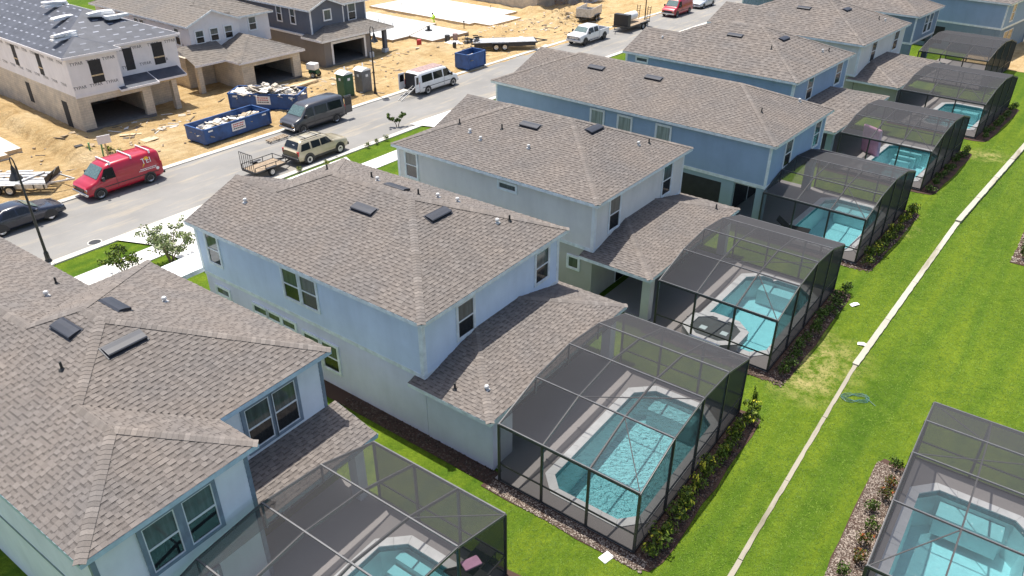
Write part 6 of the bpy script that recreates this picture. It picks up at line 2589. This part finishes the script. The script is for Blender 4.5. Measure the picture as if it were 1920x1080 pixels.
def heap(name, label, parent_frame, n, L, W_, z0, h, lo=0.2, hi=1.0, cat='debris', big=0.9):
    """loose heap of boards, sheets and lumps"""
    m = MB()
    for i in range(n):
        u, v = rnd.uniform(-L / 2, L / 2), rnd.uniform(-W_ / 2, W_ / 2)
        zz = z0 + h * (1 - (2 * u / L) ** 2 * 0.6) * rnd.uniform(0.2, 1)
        M = Matrix.Translation((u, v, zz)) @ Matrix.Rotation(rnd.uniform(0, 6.28), 4, 'Z') @ Matrix.Rotation(rnd.uniform(-0.35, 0.35), 4, 'X') @ Matrix.Rotation(rnd.uniform(-0.3, 0.3), 4, 'Y')
        k = rnd.random()
        s = (rnd.uniform(0.3, big), rnd.uniform(0.2, big * 0.6), rnd.uniform(0.02, 0.05)) if k < 0.55 else ((rnd.uniform(0.2, 0.45),) * 2 + (rnd.uniform(0.12, 0.3),) if k < 0.8 else (rnd.uniform(0.5, big * 1.3), 0.09, 0.05))
        m.obox(M, s, 0, rnd.uniform(lo, hi))
    o = tag(m.build(name, 'debris'), label, cat, None, 'stuff')
    o.location = (parent_frame[0], parent_frame[1], 0)
    o.rotation_euler = (0, 0, R(parent_frame[2]))
    return o


heap('rubble', 'pale rubble heaped in the tipping trailer', (10.2, 99.6, 245), 40, 3.2, 1.6, 0.9, 0.4, 0.6, 1.0, big=0.6)


# ---------------------------------------------------------------- dumpsters
def dumpster(label, x, y, rz, L, W_, h, sign=True):
    T = thing('dumpster', label, 'dumpster', (x, y, 0.08), rz, 'blue dumpsters on the building lots')
    fl = 0.10
    m = MB()
    t = 0.06
    for (x0, x1, y0, y1) in ((-L / 2, L / 2, -W_ / 2, -W_ / 2 + t), (-L / 2, L / 2, W_ / 2 - t, W_ / 2), (-L / 2, -L / 2 + t, -W_ / 2 + t, W_ / 2 - t), (L / 2 - t, L / 2, -W_ / 2 + t, W_ / 2 - t)):
        m.bx(x0, x1, y0, y1, 0.15, h)
    m.bx(-L / 2 + t, L / 2 - t, -W_ / 2 + t, W_ / 2 - t, 0.15, 0.22)
    m.build('tub', 'paint_blue', T)
    for (a, b) in (((-L / 2, -W_ / 2), (L / 2, -W_ / 2)), ((-L / 2, W_ / 2), (L / 2, W_ / 2)), ((-L / 2, -W_ / 2), (-L / 2, W_ / 2)), ((L / 2, -W_ / 2), (L / 2, W_ / 2))):
        m = MB()
        m.bar((a[0], a[1], h), (b[0], b[1], h), 0.12, 0.10, ext=0.1)
        m.build('rim', 'paint_blue', T)
    for sg in (1, -1):
        m = MB()
        m.bx(-L / 2 + 0.05, L / 2 - 0.05, sg * (W_ / 2 - 0.35) - 0.07, sg * (W_ / 2 - 0.35) + 0.07, 0.0, 0.15)
        m.build('skid', 'paint_blue', T)
        n = max(3, int(L / 1.0))
        for i in range(n + 1):
            if i in (0, n):
                m = MB()
                xx = -L / 2 + 0.06 + (L - 0.12) * i / n
                m.bx(xx - 0.05, xx + 0.05, sg * (W_ / 2 + 0.03) - 0.035, sg * (W_ / 2 + 0.03) + 0.035, 0.18, h - 0.06)
                m.build('rib', 'paint_blue', T)
        for sx in (1, -1):
            m = MB()
            m.tube((sx * (L / 2 - 0.2), sg * (W_ / 2 - 0.3), 0.09), (sx * (L / 2 - 0.2), sg * (W_ / 2 - 0.05), 0.09), 0.09, n=10)
            m.build('roller', 'black_iron', T)
    if sign:
        m = MB()
        m.bx(-0.62, 0.62, -W_ / 2 - 0.022, -W_ / 2 - 0.004, h * 0.40, h * 0.90)
        sgn = m.build('sign_panel', 'sign_white', T)
        for i in range(3):
            m = MB()
            xx = -0.5
            while xx < 0.45:
                ww = rnd.uniform(0.08, 0.2)
                zz = h * (0.8 - 0.13 * i)
                m.bx(xx, xx + ww, -W_ / 2 - 0.028, -W_ / 2 - 0.023, zz - 0.045, zz + 0.035)
                xx += ww + 0.04
            m.build('sign_lettering', 'ink_red' if i < 2 else 'ink_dark', sgn)
        for sx in (1, -1):
            m = MB()
            m.bx(sx * (L / 2 - 0.6) - 0.2, sx * (L / 2 - 0.6) + 0.2, -W_ / 2 - 0.015, -W_ / 2 - 0.004, h * 0.8, h * 0.9)
            m.build('number_plate', 'ink_white', T)
    return T


d1 = (-22.0, 55.9, 54.5)
dumpster('long blue dumpster nearest the kerb, half full of rubbish', *d1, 6.2, 2.3, 1.25)
heap('rubbish', 'white and brown rubbish in the dumpster nearest the kerb', d1, 120, 5.4, 1.7, 0.75, 0.5, big=1.2)
d2 = (-20.8, 62.8, -5)
dumpster('long blue dumpster overfilled with plasterboard by the block garage', *d2, 6.1, 2.4, 1.4)
heap('rubbish', 'heap of plasterboard offcuts over the rear dumpster', d2, 170, 5.6, 2.1, 1.1, 0.75, 0.45, 1.0, big=1.4)
d3 = (-3.9, 76.1, 54.6)
dumpster('short tall blue dumpster by the road near the white van', *d3, 2.8, 1.7, 1.55, False)
heap('rubbish', 'scraps in the short tall dumpster', d3, 30, 2.3, 1.3, 0.9, 0.35)


# ---------------------------------------------------------------- site furniture
def toilet(label, x, y, rz, mat):
    T = thing('portable_toilet', label, 'portable toilet', (x, y, 0.1), rz, 'portable toilets')
    m = MB()
    m.bx(-0.55, 0.55, -0.55, 0.55, 0.08, 2.05)
    m.build('cabin', mat, T, bevel=0.05)
    m = MB()
    m.bx(-0.6, 0.6, -0.6, 0.6, 0.0, 0.1)
    m.build('base', 'plastic_dark', T)
    m = MB()
    n = 8
    pr = [(-0.62 + 1.24 * i / n, 2.05 + 0.22 * math.sin(math.pi * i / n)) for i in range(n + 1)]
    vs = [(x_, y_, z_) for y_ in (-0.62, 0.62) for x_, z_ in pr]
    k = n + 1
    m.add(vs, [(i, i + 1, k + i + 1, k + i) for i in range(n)] + [tuple(range(k)), tuple(range(2 * k - 1, k - 1, -1))])
    m.build('roof', 'sign_white', T)
    m = MB()
    m.bx(-0.4, 0.4, -0.575, -0.552, 0.2, 1.9)
    d = m.build('door', mat, T)
    m = MB()
    m.bx(-0.14, 0.14, -0.59, -0.577, 1.5, 1.72)
    m.build('notice', 'sign_white', d)
    m = MB()
    m.bx(-0.575, -0.552, -0.12, 0.12, 1.5, 1.72)
    m.build('notice', 'sign_white', T)
    m = MB()
    m.tube((0.4, 0.4, 2.1), (0.4, 0.4, 2.5), 0.05, n=8)
    m.build('vent_pipe', 'sign_white', T)
    return T


toilet('green portable toilet on the bare lot by the lamp post', -14.7, 65.9, 50, 'toilet_green')
toilet('grey portable toilet behind the green one', -13.3, 67.2, 50, 'toilet_grey')


def street_lamp(label, x, y, rz, h=5.65):
    T = thing('street_lamp', label, 'street lamp', (x, y, 0.03), rz, 'street lamps')
    m = MB()
    m.tube((0, 0, 0), (0, 0, h), 0.085, 0.05, 10)
    m.build('pole', 'black_iron', T, smooth=False)
    m = MB()
    m.lathe([(0.19, 0), (0.19, 0.12), (0.13, 0.22), (0.12, 0.6), (0.09, 0.68)], n=12)
    m.build('base', 'black_iron', T)
    m = MB()
    pts = [(0.24 - 0.24 * math.cos(math.pi * i / 8), 0, h + 0.42 * math.sin(math.pi * i / 8)) for i in range(8)] + [(0.47, 0, h - 0.12)]
    for a, b in zip(pts, pts[1:]):
        m.tube(a, b, 0.035, n=8)
    m.build('arm', 'black_iron', T)
    m = MB()
    m.lathe([(0.05, h - 0.1), (0.1, h - 0.25), (0.13, h - 0.45), (0.32, h - 0.78), (0.33, h - 0.84), (0.0, h - 0.80)], (0.47, 0, 0), 14)
    sh = m.build('lamp_shade', 'plastic_dark', T)
    m = MB()
    m.lathe([(0.0, h - 0.98), (0.1, h - 0.95), (0.15, h - 0.84)], (0.47, 0, 0), 12)
    m.build('lamp_glass', 'lamp_clear', sh)
    return T


street_lamp('black street lamp at the left in front of the navy sedan', -25.3, 34.5, 145)
street_lamp('black street lamp beside the portable toilets', -12.15, 66.5, -38)
street_lamp('black street lamp behind the tank trailer at the top', 16.95, 96.7, 140)

T = thing('site_sign', 'white sign board on a post behind the red van', 'sign', (-29.1, 50.2, 0.1), 40)
m = MB()
m.bx(-0.45, 0.45, -0.03, 0.03, 1.15, 1.75)
m.build('board', 'sign_white', T)
m = MB()
m.bx(-0.05, 0.05, 0.03, 0.11, 0, 1.7)
m.build('post', 'lumber', T)
for i, (dx, dy) in enumerate(((-1.3, 0.2), (-0.35, 0.15))):
    T = thing('marker_pipe', ('left' if i == 0 else 'right') + ' green utility pipe standing in the dirt behind the red van', 'pipe', (-29.1 + dx, 50.0 + dy, 0.05))
    m = MB()
    m.tube((0, 0, 0), (0.05, 0.1, 1.15 + 0.2 * i), 0.06, n=8)
    m.build('pipe', 'green_pipe', T)
    m = MB()
    m.tube((0.05, 0.1, 1.15 + 0.2 * i), (0.05, 0.1, 1.2 + 0.2 * i), 0.075, n=8)
    m.build('cap', 'green_pipe', T)
T = thing('meter_box', 'small black utility pedestal beside the spoil ridge', 'utility box', (-31.3, 50.6, 0.2), 45)
m = MB()
m.bx(-0.25, 0.25, -0.2, 0.2, 0, 0.7)
m.build('cabinet', 'plastic_dark', T, bevel=0.03)
m = MB()
m.bx(-0.27, 0.27, -0.22, 0.22, 0.7, 0.75)
m.build('lid', 'plastic_dark', T)
for i, (x, y, r_, h_) in enumerate(((-30.7, 50.5, 0.5, 0.7), (-28.6, 50.7, 0.4, 0.5), (-29.3, 50.9, 0.45, 0.6))):
    shrub(x, y, r_, h_, 'leaf_yellow', ('leftmost', 'rightmost', 'middle')[i] + ' weed clump in the dirt behind the red van', 'weeds behind the red van', 0.08)
for (u, v, w_, l, rz, lab) in ((2.4, -5.3, 1.2, 0.8, 10, 'sheet of plywood lying on the dirt in front of the block garage'), (2.0, -3.2, 1.6, 0.3, -30, 'narrow plywood strip lying on the dirt by the garage'), (40.5, -1.2, 1.3, 0.9, 20, 'pale sheet lying by the grey slab')):
    x, y = frame_pt(FO, u, v)
    m = MB()
    m.bx(-w_ / 2, w_ / 2, -l / 2, l / 2, 0, 0.03)
    o = tag(m.build('plywood_sheet', 'lumber'), lab, 'plywood')
    o.location = (x, y, hgt(u, v) + 0.05)
    o.rotation_euler = (R(2), R(1), R(FO[2] + rz))
x, y = frame_pt(FO, 18.6, -2.3)
T = thing('lumber_stack', 'stack of long boards on the dirt between the two raw garages', 'lumber', (x, y, 0.2), FO[2] + 4)
for i in range(6):
    m = MB()
    m.bx(-2.4, 2.4, -0.3 + 0.1 * (i % 3) * 2, -0.12 + 0.1 * (i % 3) * 2, 0.09 * (i // 3), 0.09 * (i // 3) + 0.08)
    b = m.build('board', 'lumber', T)
    b.rotation_euler = (0, 0, R(rnd.uniform(-2, 2)))
x, y = frame_pt(FO, 21.9, -0.5)
T = thing('mortar_mixer', 'white and black mortar mixer by the grey painted garage', 'mixer', (x, y, 0.12), FO[2] - 70)
m = MB()
m.bx(-0.5, 0.5, -0.42, 0.42, 0.75, 1.35)
m.build('drum', 'sign_white', T, bevel=0.08)
m = MB()
m.bx(-0.35, 0.55, -0.3, 0.3, 0.35, 0.75)
m.build('engine', 'toilet_green', T, bevel=0.03)
for yy in (-0.48, 0.48):
    wheel(T, 0.25, yy, 0.3, 0.16)
m = MB()
m.tube((-0.3, 0, 0.5), (-1.3, 0, 0.35), 0.04, n=6)
m.build('tow_bar', 'black_iron', T)
for i, (u, v, mt, lab, s_) in enumerate(((37.0, 0.2, 'ink_red', 'small dark red tool cart on the dirt by the grey slab', 0.45), (40.9, -0.4, 'plastic_dark', 'dark drum standing left of the pale tarp by the slab', 0.5), (42.0, -0.6, 'rust_roof', 'rusty drum standing right of the pale tarp by the slab', 0.5), (39.0, -3.3, 'plastic_dark', 'black bucket on the dirt above the white van', 0.35))):
    x, y = frame_pt(FO, u, v)
    T = thing('drum', lab, 'drum', (x, y, hgt(u, v)))
    m = MB()
    m.lathe([(0.0, 0.0), (s_ * 0.55, 0.0), (s_ * 0.6, 0.1), (s_ * 0.6, s_ * 1.4), (s_ * 0.52, s_ * 1.5), (0.0, s_ * 1.48)], n=14)
    m.build('barrel', mt, T)
    m = MB()
    m.tube((-s_ * 0.6, 0, s_ * 1.45), (s_ * 0.6, 0, s_ * 1.45), 0.03, n=6)
    m.build('handle', 'black_iron', T)
m = MB()
x, y = frame_pt(FO, 40.3, -1.6)
k = 9
vs = []
for j in range(k):
    for i in range(k):
        vs.append((-1.1 + 2.2 * i / (k - 1), -0.7 + 1.4 * j / (k - 1), 0.25 + 0.28 * noise.noise((i * 0.6, j * 0.6, 2)) + 0.3 * math.exp(-((i - 4) ** 2 + (j - 4) ** 2) / 6)))
m.add(vs, [(j * k + i, j * k + i + 1, (j + 1) * k + i + 1, (j + 1) * k + i) for j in range(k - 1) for i in range(k - 1)])
o = tag(m.build('tarp', 'sign_white'), 'crumpled pale tarp on the dirt in front of the grey slab', 'tarp')
o.location = (x, y, 0.0)
o.rotation_euler = (0, 0, R(30))
# drain inlet and manhole on the road
for (x, y, r_, lab) in ((-11.0, 65.3, 0.35, 'round drain cover at the kerb below the lamp by the toilets'), (-23.9, 36.9, 0.4, 'drain cover on the road beside the left street lamp')):
    T = thing('drain_cover', lab, 'drain cover', (x, y, 0.036))
    m = MB()
    m.lathe([(r_, 0.0), (r_, 0.015), (r_ * 0.85, 0.015)], n=18)
    m.build('ring', 'concrete', T)
    m = MB()
    m.lathe([(r_ * 0.84, 0.012), (0.0, 0.012)], n=18)
    m.build('grate', 'black_iron', T)
T = thing('kerb_barrier', 'broken wooden pallet piece on the kerb in front of the grey van', 'pallet', (-17.9, 54.3, 0.14), 54)
for i in range(3):
    m = MB()
    m.bx(-0.9, 0.9, -0.3 + 0.25 * i, -0.18 + 0.25 * i, 0.08, 0.11)
    m.build('slat', 'wood_deck', T)
for xx in (-0.8, 0, 0.8):
    m = MB()
    m.bx(xx - 0.05, xx + 0.05, -0.3, 0.32, 0, 0.08)
    m.build('runner', 'wood_deck', T)

# loose scrap scattered over the building lots
m = MB()
g2 = random.Random(21)
for i in range(420):
    u, v = g2.uniform(-14, 66), g2.uniform(-9.5, 1.5)
    if g2.random() < 0.5:
        u, v = g2.choice((3, 18, 28, 41, 55, 60)) + g2.gauss(0, 2.5), g2.gauss(-3.5, 2.0)
    v = min(-0.5, max(-9.8, v))
    x, y = frame_pt(FO, u, v)
    M = Matrix.Translation((x, y, hgt(u, v) + 0.03)) @ Matrix.Rotation(g2.uniform(0, 6.28), 4, 'Z') @ Matrix.Rotation(g2.uniform(-0.2, 0.2), 4, 'X')
    k = g2.random()
    sz = (g2.uniform(0.4, 1.3), 0.09, 0.04) if k < 0.35 else ((g2.uniform(0.1, 0.3), g2.uniform(0.08, 0.2), g2.uniform(0.04, 0.12)) if k < 0.85 else (g2.uniform(0.3, 0.7), g2.uniform(0.25, 0.5), 0.02))
    m.obox(M, sz, 0, g2.choice((0.05, 0.15, 0.3, 0.4, 0.5, 0.9)))
tag(m.build('site_scrap', 'debris'), 'board ends, block pieces and scraps strewn over the dirt lots', 'debris', None, 'stuff')
